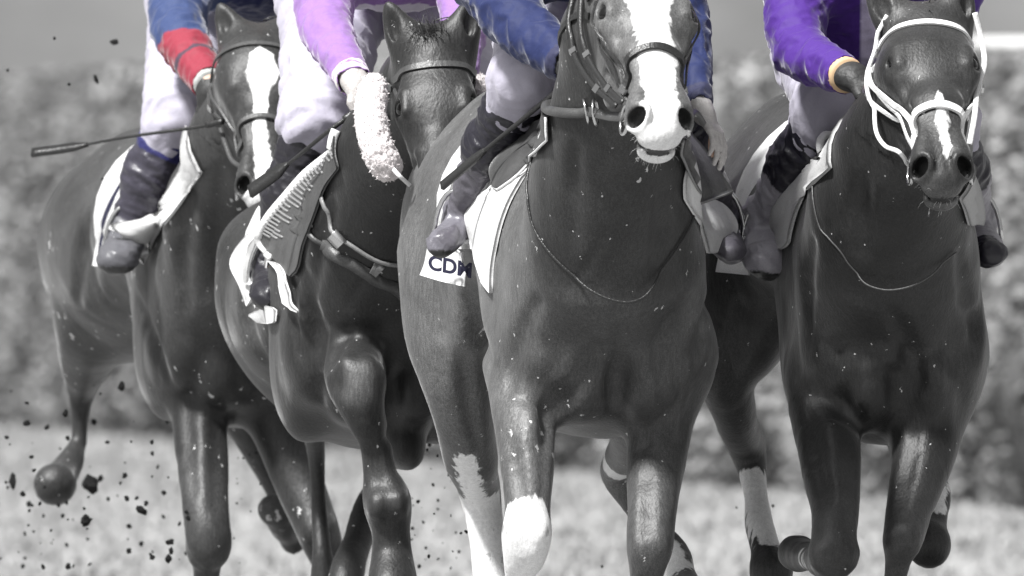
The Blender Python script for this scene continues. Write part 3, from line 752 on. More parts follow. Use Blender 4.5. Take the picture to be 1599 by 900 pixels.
def drape(H, f0, f1, t0, t1, off, nf=9, nt=21, c=1.22, flare=0):
    fs = np.linspace(f0, f1, nf); ts = np.radians(np.linspace(t0, t1, nt))
    C = np.array([H.T(f,0,c) for f in fs for t in ts]); D = np.array([math.cos(t)*Z0+math.sin(t)*H.sd for f in fs for t in ts])
    return (H.f.in_many(C, D, .75) + D*off).reshape(nf, nt, 3)
def strap_px(name, pts, w, th, m, parent, n=40, nor=None, tube=False):
    path = resample([P(*p) for p in pts], n)
    V, F = sweep(path, w, th, None if tube else (nor if nor is not None else A(0,-1,0)), 8 if tube else 4)
    return mesh_obj(name, V, F, m, parent)
def hsurf_pts(H, ct, n=40, off=.004):
    """ct: control points (x along the head, angle in degrees from the front of the face, + to picture right) -> points on the head and normals"""
    c = resample([(a,b,0) for a,b in ct], n)
    O = np.array([H.hp(x,0,-.035 if x > .3 else -.05) for x,_,_ in c]); D = np.array([math.cos(math.radians(t))*H.n + math.sin(math.radians(t))*H.s for _,t,_ in c])
    p = H.f.in_many(O, D, .25*H.L/.62); g = H.f.grads(p); return p+g*off, g
def head_strap(name, H, ct, w, th, m, parent, n=40, off=.004):
    p, N_ = hsurf_pts(H, ct, n, off)
    k = max(1, n//16)
    ps = p.copy()
    for _ in range(2): ps[1:-1] = (ps[:-2]+2*ps[1:-1]+ps[2:])/4
    V, F = sweep(ps, w, th, N_, 4); o = mesh_obj(name, V, F, m, parent, smooth=False); return o
def bridle(H, label, m, m_cheek=None, wn=.020, wc=.014, nose=.33, brow=.115, crossed=False, reins=(), bitring=True, noseband=True, ca=0):
    m_cheek = m_cheek or m
    root = empty('bridle', tuple(H.poll), label, 'bridle', 'bridles on the racehorses')
    head_strap('browband', H, [(brow-.035,-92),(brow-.015,-60),(brow-.005,-25),(brow-.005,25),(brow-.015,60),(brow-.035,92)], wn, .005, m, root)
    head_strap('headpiece', H, [(.06,-105),(.005,-120),(-.02,-150)], wn, .005, m, root, 14)
    head_strap('headpiece', H, [(.06,105),(.005,120),(-.02,150)], wn, .005, m, root, 14)
    for q in (-1,1):
        cp = head_strap('cheekpiece', H, [(.07,q*(98-ca)),(.16,q*(104-ca)),(.28,q*(100-ca)),(.40,q*(96-ca*.5)),(.485,q*92)], wc, .005, m_cheek, root, 30, .006)
        for x in (.15,.42):
            p, N_ = hsurf_pts(H, [(x-.012,q*(102-ca)),(x,q*(101-ca)),(x+.012,q*(100-ca))], 5, .010); V, F = sweep(p, wc*1.5, .006, N_, 4); mesh_obj('buckle', V, F, M['steel'], cp, False)
    if noseband:
        head_strap('noseband', H, [(nose+.055,-130),(nose+.045,-95),(nose+.005,-50),(nose-.012,-20),(nose-.012,20),(nose+.005,50),(nose+.045,95),(nose+.055,130)], wn, .008, m, root, 50, .006)
        for q in (-1,1): head_strap('noseband_cheek', H, [(.09,q*(90-ca*1.3)),(.18,q*(86-ca)),(.28,q*(84-ca)),(nose+.035,q*(86-ca*.5))], .010, .005, m_cheek, root, 26, .005)
    if bitring:
        for q in (-1,1):
            p, N_ = hsurf_pts(H, [(.50,q*92),(.512,q*92)], 2, .012)
            V, F = torus(p[0]+H.d*.012, nrm(H.s*q+H.n*.15), .036, .0045); mesh_obj('bit_ring', V, F, M['steel'], root)
            H.bit = getattr(H,'bit',{}); H.bit[q] = p[0]
        V, F = sweep(np.linspace(H.bit[-1]-H.s*-.0, H.bit[1], 12), .014, .014, None, 8); mesh_obj('bit_mouthpiece', V, F, M['steel'], root)
    for w, pts in reins:
        pp = [ (H.bit[p] if isinstance(p, int) else P(*p)) for p in pts]
        path = resample(pp, 50); V, F = sweep(path, w, .005, A(0,-1,.2), 4); mesh_obj('rein', V, F, m_cheek, root)
    return root

# ------------------------------------------------------------------ riders
def hand(f, w, d, n, side, curl=(.5,.6,.4), sc=1., thumb=1., spread=.0):
    """w wrist, d direction to the fingers, n back of the hand, side -1/1: where the thumb is"""
    d = nrm(d); n = nrm(n-(n@d)*d); s = np.cross(d, n)*side; L = .095*sc
    pc = w + d*L
    for k, o in enumerate((.030,.010,-.010,-.028)):
        f.cone(w+s*o*.5*sc, pc+s*o*sc-d*.006*abs(k-1)*sc, .016*sc, .0125*sc, .012)
        p = pc+s*o*sc-d*.006*abs(k-1)*sc; ang = 0; ln = (.040,.045,.042,.033)[k]*sc; rr = (.0098,.0100,.0096,.0085)[k]*sc
        dd = nrm(d + s*spread*(1.5-k)*.3)
        for c, l, r_ in zip(curl, (ln, ln*.68, ln*.52), (rr, rr*.9, rr*.8)):
            ang += c*(1+.07*k); q = p + (math.cos(ang)*dd - math.sin(ang)*n)*l
            f.cone(p, q, r_*1.05, r_*.95, .004); p = q
    t0 = w + d*L*.30 + s*.024*sc; t1 = t0 + nrm(d*.7+s*.6*thumb-n*.35)*.036*sc; t2 = t1 + nrm(d*.9+s*.05-n*.5)*.032*sc
    f.cone(w+s*.008*sc, t0, .017*sc, .015*sc, .015); f.cone(t0, t1, .014*sc, .0115*sc, .008); f.cone(t1, t2, .0112*sc, .009*sc, .004)

def rider(label, J, jacket, bootcol, breech=None, gloves=None, cuff=None, hands=None, helmet=(.5,.5,.5), wr=1.0, boot_top=None, kneewr=None):
    """J: joints as (px,py,y,r_px). jacket(V)->colours"""
    W = {k: P(*v[:3]) for k, v in J.items()}; R = {k: PX(v[3], v[2]) for k, v in J.items()}
    root = empty('person', tuple(W['pelvis']), label, 'jockey', 'jockeys in the race')
    full = Field(); jk = Field(); br = Field()
    def both(flds, scs, *a): 
        for fl, s_ in zip(flds, scs): fl.cone(a[0], a[1], a[2]*s_, a[3]*s_, *a[4:])
    pel, che = W['pelvis'], W['chest']
    sh = (W['shoR']+W['shoL'])/2; lat = nrm(W['shoL']-W['shoR'])
    up = nrm(sh-pel)
    both((full,jk),(.86,1), pel*.55+che*.45, che, R['pelvis']*.85, R['chest'], .06, 'u')
    for fl, s_ in ((full,.86),(jk,1)):
        fl.ell(che, A(R['chest']*1.25, R['chest']*.95, R['chest'])*s_, (lat, np.cross(up,lat), up), .06)
        fl.cone(W['shoR'], W['shoL'], R['shoR']*1.05*s_, R['shoL']*1.05*s_, .06)
        fl.cone(sh, sh+(W['neck']-sh)*.45, .075*s_, .060*s_, .04)
    full.cone(sh, W['neck'], .055, .052, .03)
    for q in 'RL':
        for fl, s_ in ((full,.82),(jk,1)):
            arm = resample([(*W[k+q], R[k+q]*s_) for k in ('sho','elb','wri')], 9); arm[1:-1,:3] = arm[1:-1,:3]*.6+.4*np.array([(W['sho'+q]+(W['elb'+q]-W['sho'+q])*min(t*2,1)) if t < .5 else (W['elb'+q]+(W['wri'+q]-W['elb'+q])*(t*2-1)) for t in np.linspace(0,1,9)])[1:-1]
            fl.poly(arm[:,:3], arm[:,3], .04)
        for fl, s_ in ((full,.86),(br,1)):
            fl.cone(pel, W['hip'+q], R['pelvis']*.9*s_, R['hip'+q]*s_, .06)
            fl.cone(W['hip'+q], W['kne'+q], R['hip'+q]*s_, R['kne'+q]*s_, .05)
            k2 = W['kne'+q]+(W['ank'+q]-W['kne'+q])*.22
            fl.cone(W['kne'+q], k2, R['kne'+q]*.98*s_, R['kne'+q]*.80*s_, .04)
        full.cone(W['kne'+q], W['ank'+q], R['kne'+q]*.7, R['ank'+q]*.36, .03)
        full.cone(W['ank'+q], W['ank'+q]*.3+W['toe'+q]*.7+A(0,0,-.012), R['ank'+q]*.35, R['toe'+q]*.32, .02)
        # hand
        hd = hands[q]; hand(full, W['wri'+q], A(*hd['d']), A(*hd['n']), hd['s'], hd.get('curl',(1.1,1.4,.9)), hd.get('sc',1.)*.92, hd.get('thumb',1.))
    br.ell(pel, A(1,1,1)*R['pelvis']*1.05, None, .06); full.ell(pel, A(1,1,1)*R['pelvis']*.9, None, .06)
    # head, looking ahead
    hd_ = W['neck'] + nrm(A(0,-.45,1))*.13; fwd = nrm(A(0,-1,-.15)); up2 = nrm(A(0,-.15,1)); lx = A(1,0,0)
    full.ell(hd_, (.076,.098,.115), (lx,fwd,up2), .02)
    full.ell(hd_+fwd*.03-up2*.07, (.052,.055,.05), (lx,fwd,up2), .03)
    full.cone(hd_+fwd*.092+up2*.005, hd_+fwd*.112-up2*.03, .009, .014, .012)
    for q in (-1,1):
        full.ell(hd_+fwd*.087+lx*q*.030+up2*.008, (.016,.010,.011), (lx,fwd,up2), .008, 's')
        full.ell(hd_+lx*q*.078-up2*.01, (.010,.018,.030), (lx,fwd,up2), .01)
    full.cone(hd_+fwd*.095-up2*.055-lx*.022, hd_+fwd*.095-up2*.055+lx*.022, .004, .004, .006, 's')
    full.cone(hd_-up2*.05, W['neck']-up2*.02, .052, .052, .03)
    V, F = full.mesh(.0062, smooth=1); mesh_obj('body', V, F, M['skin'], root)
    V, F = jk.mesh(.0075, smooth=1); V0 = V
    V = wrinkle(V, F, .010*wr, 15, None)
    # the sleeves and the hem are open: drop what lies past the cuff or below the waist
    keep = np.ones(len(V), bool)
    for q in 'RL':
        d = nrm(W['wri'+q]-W['elb'+q]); keep &= ~(((V-W['wri'+q])@d > -.004) & (np.linalg.norm(V-W['wri'+q],axis=1) < .09))
    F = F[keep[F].all(1)]
    o = mesh_obj('jacket', V, F, M['silk'], root); cattr(o, 'col', jacket(V0, W))
    so = o.modifiers.new('thickness','SOLIDIFY'); so.thickness = .003; so.offset = -1
    V, F = br.mesh(.0075, smooth=1); V = wrinkle(V, F, .017*wr, 17, nrm(W['kneR']-W['hipR']))
    o = mesh_obj('breeches', V, F, breech or M['breeches'], root)
    for q in 'RL':
        bf = Field(); kn, an, to = W['kne'+q], W['ank'+q], W['toe'+q]
        a = kn+(an-kn)*.13; mid = a+(an-a)*.45
        bf.cone(a, mid, R['kne'+q]*.90, R['kne'+q]*.80, .03); bf.cone(mid, an, R['kne'+q]*.80, R['ank'+q], .04)
        ft = nrm(to-an); hl = an - ft*.03 + A(0,0,-.035)
        bf.cone(an, hl, R['ank'+q]*.95, R['ank'+q]*.85, .03); bf.cone(hl, to, R['ank'+q]*.88, R['toe'+q]*.95, .035, flat=(nrm(A(0,0,1)-ft*ft[2]), .72))
        V, F = bf.mesh(.0055, smooth=1); t = (V-kn)@nrm(an-kn)/np.linalg.norm(an-kn); V = wrinkle(V, F, .010, 24, nrm(an-kn)) 
        o = mesh_obj('boot', V, F, M['boot'], root)
        c = np.tile(A(*bootcol[0]), (len(V),1))
        for lim, cc in bootcol[1:]: c[t > lim] = cc
        fa = caps_d(V, hl, to); und = (V[:,2] < (hl[2]+(to[2]-hl[2])*np.clip((V-hl)@ft/np.linalg.norm(to-hl),0,1)) - R['toe'+q]*.45) & (t > .9); c[und] = A(.02,.02,.02)
        cattr(o, 'col', c)
        hd = hands[q]
        if gloves and gloves.get(q):
            gf = Field(); hand(gf, W['wri'+q], A(*hd['d']), A(*hd['n']), hd['s'], hd.get('curl',(1.1,1.4,.9)), hd.get('sc',1.)*1.06, hd.get('thumb',1.))
            wd = nrm(W['wri'+q]-W['elb'+q]); gf.cone(W['wri'+q]-wd*.035, W['wri'+q]+nrm(A(*hd['d']))*.02, R['wri'+q]*1.0, max(.026, R['wri'+q]*.86), .02)
            V, F = gf.mesh(.0032, smooth=1); mesh_obj('glove', V, F, gloves[q], root)
        if cuff:
            d = nrm(W['wri'+q]-W['elb'+q]); c0 = W['wri'+q]
            V, F = sweep([c0-d*.030, c0-d*.02, c0, c0+d*.006], np.array([2.16,2.2,2.15,1.9])*R['wri'+q], np.array([2.16,2.2,2.15,1.9])*R['wri'+q], None, 20)
            mesh_obj('cuff', V, F, cuff, root)
    V, F = ball(hd_+up2*.045-fwd*.01, (.105,.125,.10), 14); F = [f_ for f_ in F if np.mean([V[i][2] for i in f_]) > hd_[2]+.0]
    o = mesh_obj('helmet', V, F, mat('helmet_silk', helmet, .4), root)
    return root
def stirrup(parent_label, J, q, m, group='stirrups hanging at the saddles'): pass

def flat_text(name, body, size, org, xax, yax, m, parent, depth=.0012, bend=0):
    cu = bpy.data.curves.new('t','FONT'); cu.body = body; cu.size = size; cu.extrude = depth/2; cu.offset = size*.035
    t = bpy.data.objects.new('t', cu); COL.objects.link(t); bpy.context.view_layer.update()
    me = bpy.data.meshes.new_from_object(t.evaluated_get(bpy.context.evaluated_depsgraph_get()))
    V = np.array([v.co for v in me.vertices]); F = [tuple(p.vertices) for p in me.polygons]
    bpy.data.objects.remove(t); bpy.data.meshes.remove(me)
    xax = nrm(xax); yax = nrm(yax); zx = np.cross(xax, yax)
    W = org + V[:,:1]*xax + V[:,1:2]*yax + (V[:,2:3] + bend*V[:,:1]**2)*zx
    return mesh_obj(name, W, F, m, parent, smooth=False)

def whip(label, pts, w, flapw, m=None):
    """pts from the handle to the tip"""
    path = resample([P(*p) for p in pts], 40)
    root = empty('whip', tuple(path[0]), label, 'whip', 'whips held by the jockeys')
    n = 40; th = np.linspace(1, .55, n)*w
    V, F = sweep(path[:30], th[:30], th[:30], None, 10); mesh_obj('shaft', V, F, M['black_leather'], root)
    V, F = sweep(path[27:], np.interp(range(13),[0,3,12],[w*.7,flapw,flapw]), .010, A(0,-.8,.6), 4); mesh_obj('flap', V, F, m or M['black_leather'], root)
    V, F = sweep(path[:7], w*1.5, w*1.5, None, 10); mesh_obj('grip', V, F, M['black_leather'], root)
    return root

def iron(label, J, q, m, parent=None):
    """stirrup iron and leather round the foot"""
    an, to = P(*J['ank'+q][:3]), P(*J['toe'+q][:3]); d = nrm(to-an); c = an + d*.05 + A(0,0,-.055)
    lat = nrm(np.cross(d, Z)); root = empty('stirrup', tuple(c), label, 'stirrup', 'stirrups hanging at the saddles')
    pts = [c + lat*.058*math.cos(t) + A(0,0,1)*(.012+ .12*max(0,math.sin(t))) for t in np.linspace(0, math.pi, 15)]
    V, F = sweep(pts, .012, .012, None, 8); mesh_obj('iron', V, F, M['steel'], root)
    V, F = sweep([c-lat*.060+A(0,0,.01), c, c+lat*.060+A(0,0,.01)], .03, .010, Z, 4); mesh_obj('tread', V, F, m, root)
    return root

# ------------------------------------------------------------------ bridles, reins and breast straps
b3 = bridle(H3, 'thin black leather bridle on the front horse with the broad blaze', M['black_leather'], wn=.017, wc=.013, nose=.38, brow=.06, ca=20)
b4 = bridle(H4, 'white bridle with a thick white browband on the dark horse at the right', M['white_leather'], wn=.019, wc=.010, nose=.40, brow=.075)
b2 = bridle(H2, 'dark bridle on the horse half hidden behind the front horse', M['dark_leather'], wn=.016, wc=.012, nose=.36, brow=.085, noseband=False)
b1 = bridle(H1, 'dark bridle on the rearmost horse at the left', M['dark_leather'], wn=.013, wc=.010, nose=.36, brow=.10)
for q in (-1,1):       # white horse: the noseband of the right horse also has crossing straps
    head_strap('cross_strap', H4, [(.09,q*97),(.17,q*88),(.27,q*74),(.36,q*66),(.43,q*64)], .014, .005, M['white_leather'], b4, 30, .006)
for pts in ([(899,-20,-.30),(892,40,-.33),(896,85,-.40),(925,132,-.55),(962,166,-.70)],[(908,-20,-.34),(906,45,-.42),(918,90,-.50),(944,132,-.62),(972,160,-.74)]):
    path = push(H3.f, resample([P(*p) for p in pts], 50), .008)
    V, F = sweep(path, .013, .005, A(-.35,-1,.1), 4); cs = mesh_obj('cheek_strap', V, F, M['black_leather'], b3)
    for i in (22, 38):
        V, F = sweep(path[i:i+3]+A(0,-.004,0), .019, .006, A(-.35,-1,.1), 4); mesh_obj('buckle', V, F, M['steel'], cs, False)
# sheepskin cheek roll
def fleece(name, path, r, parent=None, seed=1):
    f = Field(); pts = resample(path, 12)
    for a, b in zip(pts, pts[1:]): f.cone(a, b, r, r, .02)
    V, F = f.mesh(.0045, smooth=1); N = normals(V, F)
    D = np.array([mnoise.noise(Vector(p*60))*.5 + mnoise.noise(Vector(p*170))*.6 for p in V])
    V = V + N*(D*.008)[:,None]
    o = mesh_obj(name, V, F, M['fleece'], parent)
    R = np.random.default_rng(seed); VF = []
    for i in R.integers(0, len(V), 450):
        p = V[i]; d = nrm(N[i]+R.normal(0,.6,3)); q = p+d*R.uniform(.003,.009); s_ = nrm(np.cross(d,R.normal(size=3)))*.0022
        VF.append(([p-s_, p+s_, q], [(0,1,2)]))
    Vt, Ft = join(*VF); mesh_obj('wool_tufts', Vt, Ft, M['fleece'], o, False)
    return o
sk = empty('sheepskin_roll', tuple(P(583,130,1.6)), 'long white sheepskin roll on the left cheek of the second horse', 'sheepskin')
fleece('fleece', [P(584,136,1.62), P(578,170,1.55), P(582,205,1.5), P(592,240,1.48), P(606,262,1.48)], .034, sk)
sk2 = empty('sheepskin_roll', tuple(P(752,140,1.9)), 'tuft of white sheepskin at the right cheek of the second horse', 'sheepskin')
fleece('fleece', [P(748,135,1.9), P(756,150,1.9), P(752,165,1.95)], .026, sk2, 2)
br2 = strap_px('cheek_ring_strap', [(612,262,1.45),(624,275,1.42),(640,290,1.45)], .010, .004, M['white_leather'], sk)

def thing_strap(kind, label, cat, pts, w, th, m, H=None, n=60, off=.006, group=None, tube=False):
    path = resample([P(*p) for p in pts], n)
    if H is not None:
        # lay it on the horse where it would touch
        path = push(H.f, path, off)
    V, F = sweep(path, w, th, None if tube else A(0,-1,0), 8 if tube else 4)
    o = mesh_obj(kind, V, F, m, org=path[0]); tag(o, label, cat, group); return o
thing_strap('neck_strap','thin black cord looping down round the neck of the front horse','strap',
  [(893,178,.2),(880,230,.05),(869,300,.0),(868,350,-.02),(880,400,-.06),(905,440,-.1),(945,465,-.12),(985,472,-.12),(1015,455,-.1),(1036,410,-.06),(1044,350,-.02),(1043,300,.02),(1036,262,.05)], .007,.006, M['black_leather'], H3, 90, .004, 'straps hanging on the necks of the horses', True)
thing_strap('neck_strap','faint grey cord across the lower neck of the dark horse at the right','strap',
  [(1338,215,.4),(1330,290,.3),(1328,360,.25),(1340,430,.2),(1375,452,.18),(1420,448,.18),(1460,425,.2),(1484,390,.25)], .0045,.004, M['dark_leather'], H4, 70, .004, 'straps hanging on the necks of the horses', True)
bs = empty('breast_strap', tuple(P(545,240,2.3)), 'dark leather breast strap with buckle on the second horse', 'strap')
def bpart(nm, pts, w, th, m, off=.006, tube=False):
    path = push(H2.f, resample([P(*p) for p in pts], 50), off); V, F = sweep(path, w, th, None if tube else A(-.5,-1,.1), 8 if tube else 4); return mesh_obj(nm, V, F, m, bs)
bpart('strap', [(552,232,2.4),(540,280,2.3),(534,330,2.25),(540,365,2.2)], .012, .004, M['dark_leather'], .006)
bpart('strap', [(556,236,2.3),(562,290,2.2),(556,340,2.15),(570,380,2.1),(600,400,2.1),(640,412,2.1)], .010, .004, M['grey_leather'], .008)
bpart('strap', [(538,362,2.2),(560,390,2.15),(590,418,2.15),(615,440,2.15),(640,470,2.2)], .030, .006, M['dark_leather'], .008)
bpart('keeper', [(584,408,2.1),(594,420,2.1)], .034, .008, M['grey_leather'], .012)
bpart('buckle', [(535,362,2.1),(545,374,2.1)], .034, .006, M['steel'], .014)

# reins
def rein(label, pts, w, m, H=None, tube=False, bit=None):
    pp = [bit.bit[-1] if p is None else P(*p) for p in pts]; path = resample(pp, 50)
    if bit is not None: path = push(bit.f, path, .010)
    V, F = sweep(path, w, .004, A(0,-1,.1), 4); o = mesh_obj('rein', V, F, m, org=path[0]); return tag(o, label, 'rein', 'reins of the racehorses')
bp = lambda H,q: None
rein('dark rein with metal rings running back from the bit of the front horse', [None,(955,182,-.62),(930,177,-.42),(905,173,-.22),(889,176,.0)], .024, M['dark_leather'], None, False, H3)
V, F = join(torus(P(915,174,-.32), A(1,0,.2), .030, .0035), torus(P(930,176,-.42), A(1,-.2,.1), .032, .0035))
tag(mesh_obj('rein_rings', V, F, M['steel'], org=P(925,175,-.4)), 'steel rings on the rein beside the mouth of the front horse', 'rings')
V, F = torus(P(889,178,.1), A(.3,-1,.1), .020, .006); tag(mesh_obj('martingale_ring', V, F, M['black_leather'], org=P(889,178,.1)), 'black ring where the neck cord of the front horse meets the saddle pad', 'ring')
rein('long black rein dropping from the crown of the front horse to its left hand side', [(898,-10,-.3),(890,60,-.2),(887,110,-.1),(898,160,-.1)], .010, M['black_leather'])
rein('rein on the far side of the front horse reaching to the bare hand', [(1072,190,-.6),(1085,175,-.4),(1100,195,-.2)], .014, M['dark_leather'])
rein('white rein running down the left side of the face of the dark horse', [(1388,45,.05),(1372,110,.0),(1366,165,-.05),(1368,205,-.12),(1382,228,-.25),(1404,238,-.38),None], .010, M['white_leather'], None, False, H4)
rein('white rein at the right of the dark horse running past its nostril', [(1522,20,.0),(1532,60,.0),(1537,100,-.05),(1526,140,-.1),(1522,180,-.2),(1514,225,-.3)], .013, M['white_leather'])
rein('dark rein from the mouth of the leftmost horse up to the black glove', [(378,262,4.15),(362,250,4.2),(352,225,4.25),(344,200,4.3)], .012, M['dark_leather'])
rein('rein from the bit of the second horse up to the hand of the lilac jockey', [(612,262,1.6),(575,215,1.8),(560,180,2.0)], .012, M['dark_leather'])

# forelocks, whiskers
ht = lambda H, n, L_, seed, m=None: hair_tuft(H.root, 'forelock', [H.hp(.0,0,.02),H.hp(-.02,.02,.0),H.hp(-.02,-.02,.0)], [nrm(H.n*.6-H.d*.4)]*3, L_, .35, n, .0025, seed, .5, m)
ht(H1, 30, .05, 1); ht(H4, 40, .06, 3)
hair_tuft(H2.root, 'forelock', [H2.hp(-.02,x,.03) for x in (-.02,0,.02)], [nrm(A(-.5,-.6,.5))]*3, .075, .45, 260, .0010, 2, .3, mat('grey_hair', (.09,.09,.09), .6))
def whiskers(H, n, seed, m):
    R = np.random.default_rng(seed); VF = []
    for i in range(n):
        th = R.uniform(-2.4, 2.4); o = H.hp(R.uniform(.50,.60),0,-.06); d = nrm(math.cos(th)*-H.n+math.sin(th)*H.s+H.d*.3)
        p = H.f.trace_in(o, d, .2); dr = nrm(d+R.normal(0,.25,3)); l = R.uniform(.008,.026)
        VF.append(sweep([p, p+dr*l*.5, p+nrm(dr+A(0,0,-.3))*l], [.0006,.0005,.0002], [.0006,.0005,.0002], None, 4))
    V, F = join(*VF); tag(mesh_obj('whiskers', V, F, m, H.root), kind='stuff')
WH = mat('whisker', (.5,.5,.5), .5)
whiskers(H3, 45, 4, WH); whiskers(H4, 30, 5, WH)
# manes
for H in (H1,H2,H3,H4):
    c0, c1 = H.poll-.03*H.n-.02*H.d, H.T(.02,0,1.56)
    rt = [H.f.trace_in(c0+(c1-c0)*t, Z0, .4) for t in np.linspace(.0,.95,14)]
    hair_tuft(H.root, 'mane', rt, [nrm(H.sd*.8+Z0*.3)]*14, .12, .2, 200, .003, 9, 1.2)
    tl_ = H.T(-1.46,0,1.36); hair_tuft(H.root, 'tail', [tl_, tl_+A(.01,0,.01), tl_-A(.01,0,.01)], [nrm(-H.fw+H.sd*.3+Z0*.1)]*3, .55, .03, 200, .006, 11, .4)

# ------------------------------------------------------------------ saddles and saddle cloths
def saddlery(H, which, front=None, rear=None, flap=None, farfront=None, farflap=None, mcloth=None, mrear=None, cov=True, fr=(-.62,-.06), flapsides=(1,)):
    sc = empty('saddlecloth', tuple(H.T(-.3,0,1.55)), which[0], 'saddlecloth', 'saddlecloths')
    G = drape(H, fr[0], fr[1], -88, 88, .010); V, F = sheet(G, .006); mesh_obj('cloth', V, F, mcloth or M['cloth'], sc)
    for nm, rows in (('front_edge', front), ('front_edge', farfront)):
        for i, rw in enumerate(rows or ()): cloth(nm, H, rw[0], rw[1], sc, .010, .014, 22, 9, .004, i)
    for i, rw in enumerate(rear or ()): cloth('rear_edge', H, rw[0], rw[1], sc, .006, .012+.005*i, 20, 5, .003, 5+i)
    sa = empty('saddle', tuple(H.T(-.3,0,1.6)), which[1], 'saddle', 'racing saddles')
    f = Field()
    f.ell(H.T(-.30,0,1.60), (.22,.13,.035), (H.fw,H.sd,H.Z), .03); f.ell(H.T(-.12,0,1.63), (.05,.09,.045), (H.fw,H.sd,H.Z), .04); f.ell(H.T(-.50,0,1.63), (.05,.11,.045), (H.fw,H.sd,H.Z), .04)
    V, F = f.mesh(.008, smooth=2); mesh_obj('seat', V, F, M['dark_leather'], sa)
    for q in flapsides:
        G = drape(H, -.36, -.10, q*20, q*72, .026, 6, 12); V, F = sheet(G, .006); mesh_obj('flap', V, F, M['dark_leather'], sa)
        pth = [H.f.trace_in(H.T(-.28,0,1.22), math.cos(t)*Z0+math.sin(t)*H.sd, .75)+H.sd*q*.035 for t in np.radians(np.linspace(q*25, q*80, 10))]
        V, F = sweep(pth, .022, .005, H.sd*q, 4); mesh_obj('stirrup_leather', V, F, M['black_leather'], sa)
    for rw in list(flap or ()) + list(farflap or ()):
        fo = cloth('flap_panel', H, rw[0], rw[1], sa, .010, .022, 16, 8, .002)
        if len(rw) > 2:
            g = cloth.last
            ed = np.vstack([g[:,0], g[-1,1:]]); V, F = sweep(ed+A(0,-.006,0), .007, .007, None, 6); mesh_obj('piping', V, F, rw[2], fo)
    return sc, sa
C_, CG, DL, BL = M['cloth'], M['greycloth'], M['dark_leather'], M['black_leather']
saddlery(H3, ('white saddlecloth of the front horse with dark letters at its lower corner', 'dark saddle with pale piped flaps on the front horse'),
  front=[([[(896,160,.45),(882,166,.55),(866,176,.7)],[(862,205,.45),(838,222,.55),(815,238,.75)],[(826,262,.42),(796,280,.55),(770,296,.75)],[(800,308,.40),(765,316,.55),(722,306,.75)],
            [(786,345,.40),(758,350,.5),(716,350,.72)],[(776,385,.42),(762,388,.5),(742,384,.66)],[(770,420,.45),(760,420,.52),(748,410,.62)],[(769,458,.48),(764,452,.53),(757,442,.6)]], C_)],
  farfront=[([[(1040,250,.45),(1048,248,.5),(1058,250,.6)],[(1056,290,.42),(1068,288,.5),(1082,300,.65)],[(1080,330,.42),(1096,325,.55),(1130,322,.75)],[(1098,365,.42),(1112,362,.5),(1150,358,.75)],[(1106,395,.45),(1112,396,.5),(1120,392,.6)]], C_)],
  flap=[([[(893,182,.35),(880,176,.4),(862,180,.5)],[(850,228,.35),(828,222,.4),(806,218,.5)],[(812,272,.34),(792,262,.4),(768,258,.5)],[(782,298,.36),(776,294,.4),(770,288,.48)]], DL, M['white_leather'])],
  farflap=[([[(1048,214,.35),(1058,206,.4),(1074,205,.5)],[(1064,250,.35),(1082,240,.4),(1104,240,.5)],[(1082,290,.34),(1104,280,.4),(1128,278,.5)],[(1094,318,.35),(1116,310,.4),(1143,300,.5)]], DL, M['grey_leather'])],
  rear=[([[(782,190,.95),(788,196,.95)],[(742,225,1.0),(756,235,1.0)],[(712,270,1.0),(728,290,1.0)],[(694,310,1.05),(712,330,1.0)],[(684,360,1.05),(704,380,1.0)],[(676,405,1.05),(704,410,1.0)]], C_),
        ([[(762,214,.95),(767,218,.95)],[(738,244,.98),(744,250,.98)],[(716,278,.98),(722,286,.98)],[(702,312,1.0),(707,322,1.0)],[(692,360,1.0),(697,370,1.0)],[(686,395,1.0),(692,398,1.0)]], M['grey_leather'])])
nc = empty('number_cloth', tuple(P(690,415,.9)), 'small white cloth panel lettered in dark capitals below the boot of the navy jockey', 'cloth')
cloth('panel', H3, [[(668,385,.92),(700,388,.84),(732,392,.80)],[(663,412,.92),(696,418,.84),(729,422,.80)],[(656,430,.92),(690,440,.84),(726,448,.80)]], C_, nc, .004, .030, 10, 10, .002)
flat_text('lettering', 'CDM', .050, P(668,420,.79), A(1,-.1,-.20), A(.06,0,1), M['ink'], nc)
saddlery(H4, ('pale grey saddlecloth of the dark horse with white striped rear edge', 'dark saddle on the dark horse at the right'),
  front=[([[(1365,188,.75),(1355,192,.8),(1345,200,.9)],[(1340,228,.7),(1318,232,.75),(1300,240,.85)],[(1300,262,.66),(1270,266,.72),(1242,268,.85)],[(1268,290,.62),(1236,296,.70),(1208,312,.85)],[(1250,320,.62),(1224,332,.70),(1200,342,.85)],[(1240,350,.65),(1224,366,.72),(1208,372,.85)],[(1234,378,.68),(1228,386,.74),(1220,390,.85)]], CG)],
  farfront=[([[(1486,262,.7),(1500,258,.75),(1515,262,.85)],[(1494,300,.66),(1512,296,.75),(1530,300,.85)],[(1506,330,.66),(1520,330,.75),(1536,336,.85)],[(1512,352,.7),(1522,352,.75),(1534,352,.85)]], CG)],
  rear=[([[(1248,205,1.3),(1262,220,1.3)],[(1215,235,1.3),(1235,262,1.3)],[(1178,275,1.3),(1200,310,1.25)],[(1146,315,1.3),(1180,350,1.25)],[(1130,365,1.3),(1172,390,1.25)],[(1118,425,1.3),(1170,430,1.25)]], C_),
        ([[(1222,244,1.25),(1232,256,1.25)],[(1196,275,1.25),(1214,300,1.25)],[(1172,312,1.25),(1194,338,1.2)],[(1160,355,1.25),(1182,368,1.2)],[(1158,390,1.25),(1176,396,1.2)]], M['grey_leather'])])
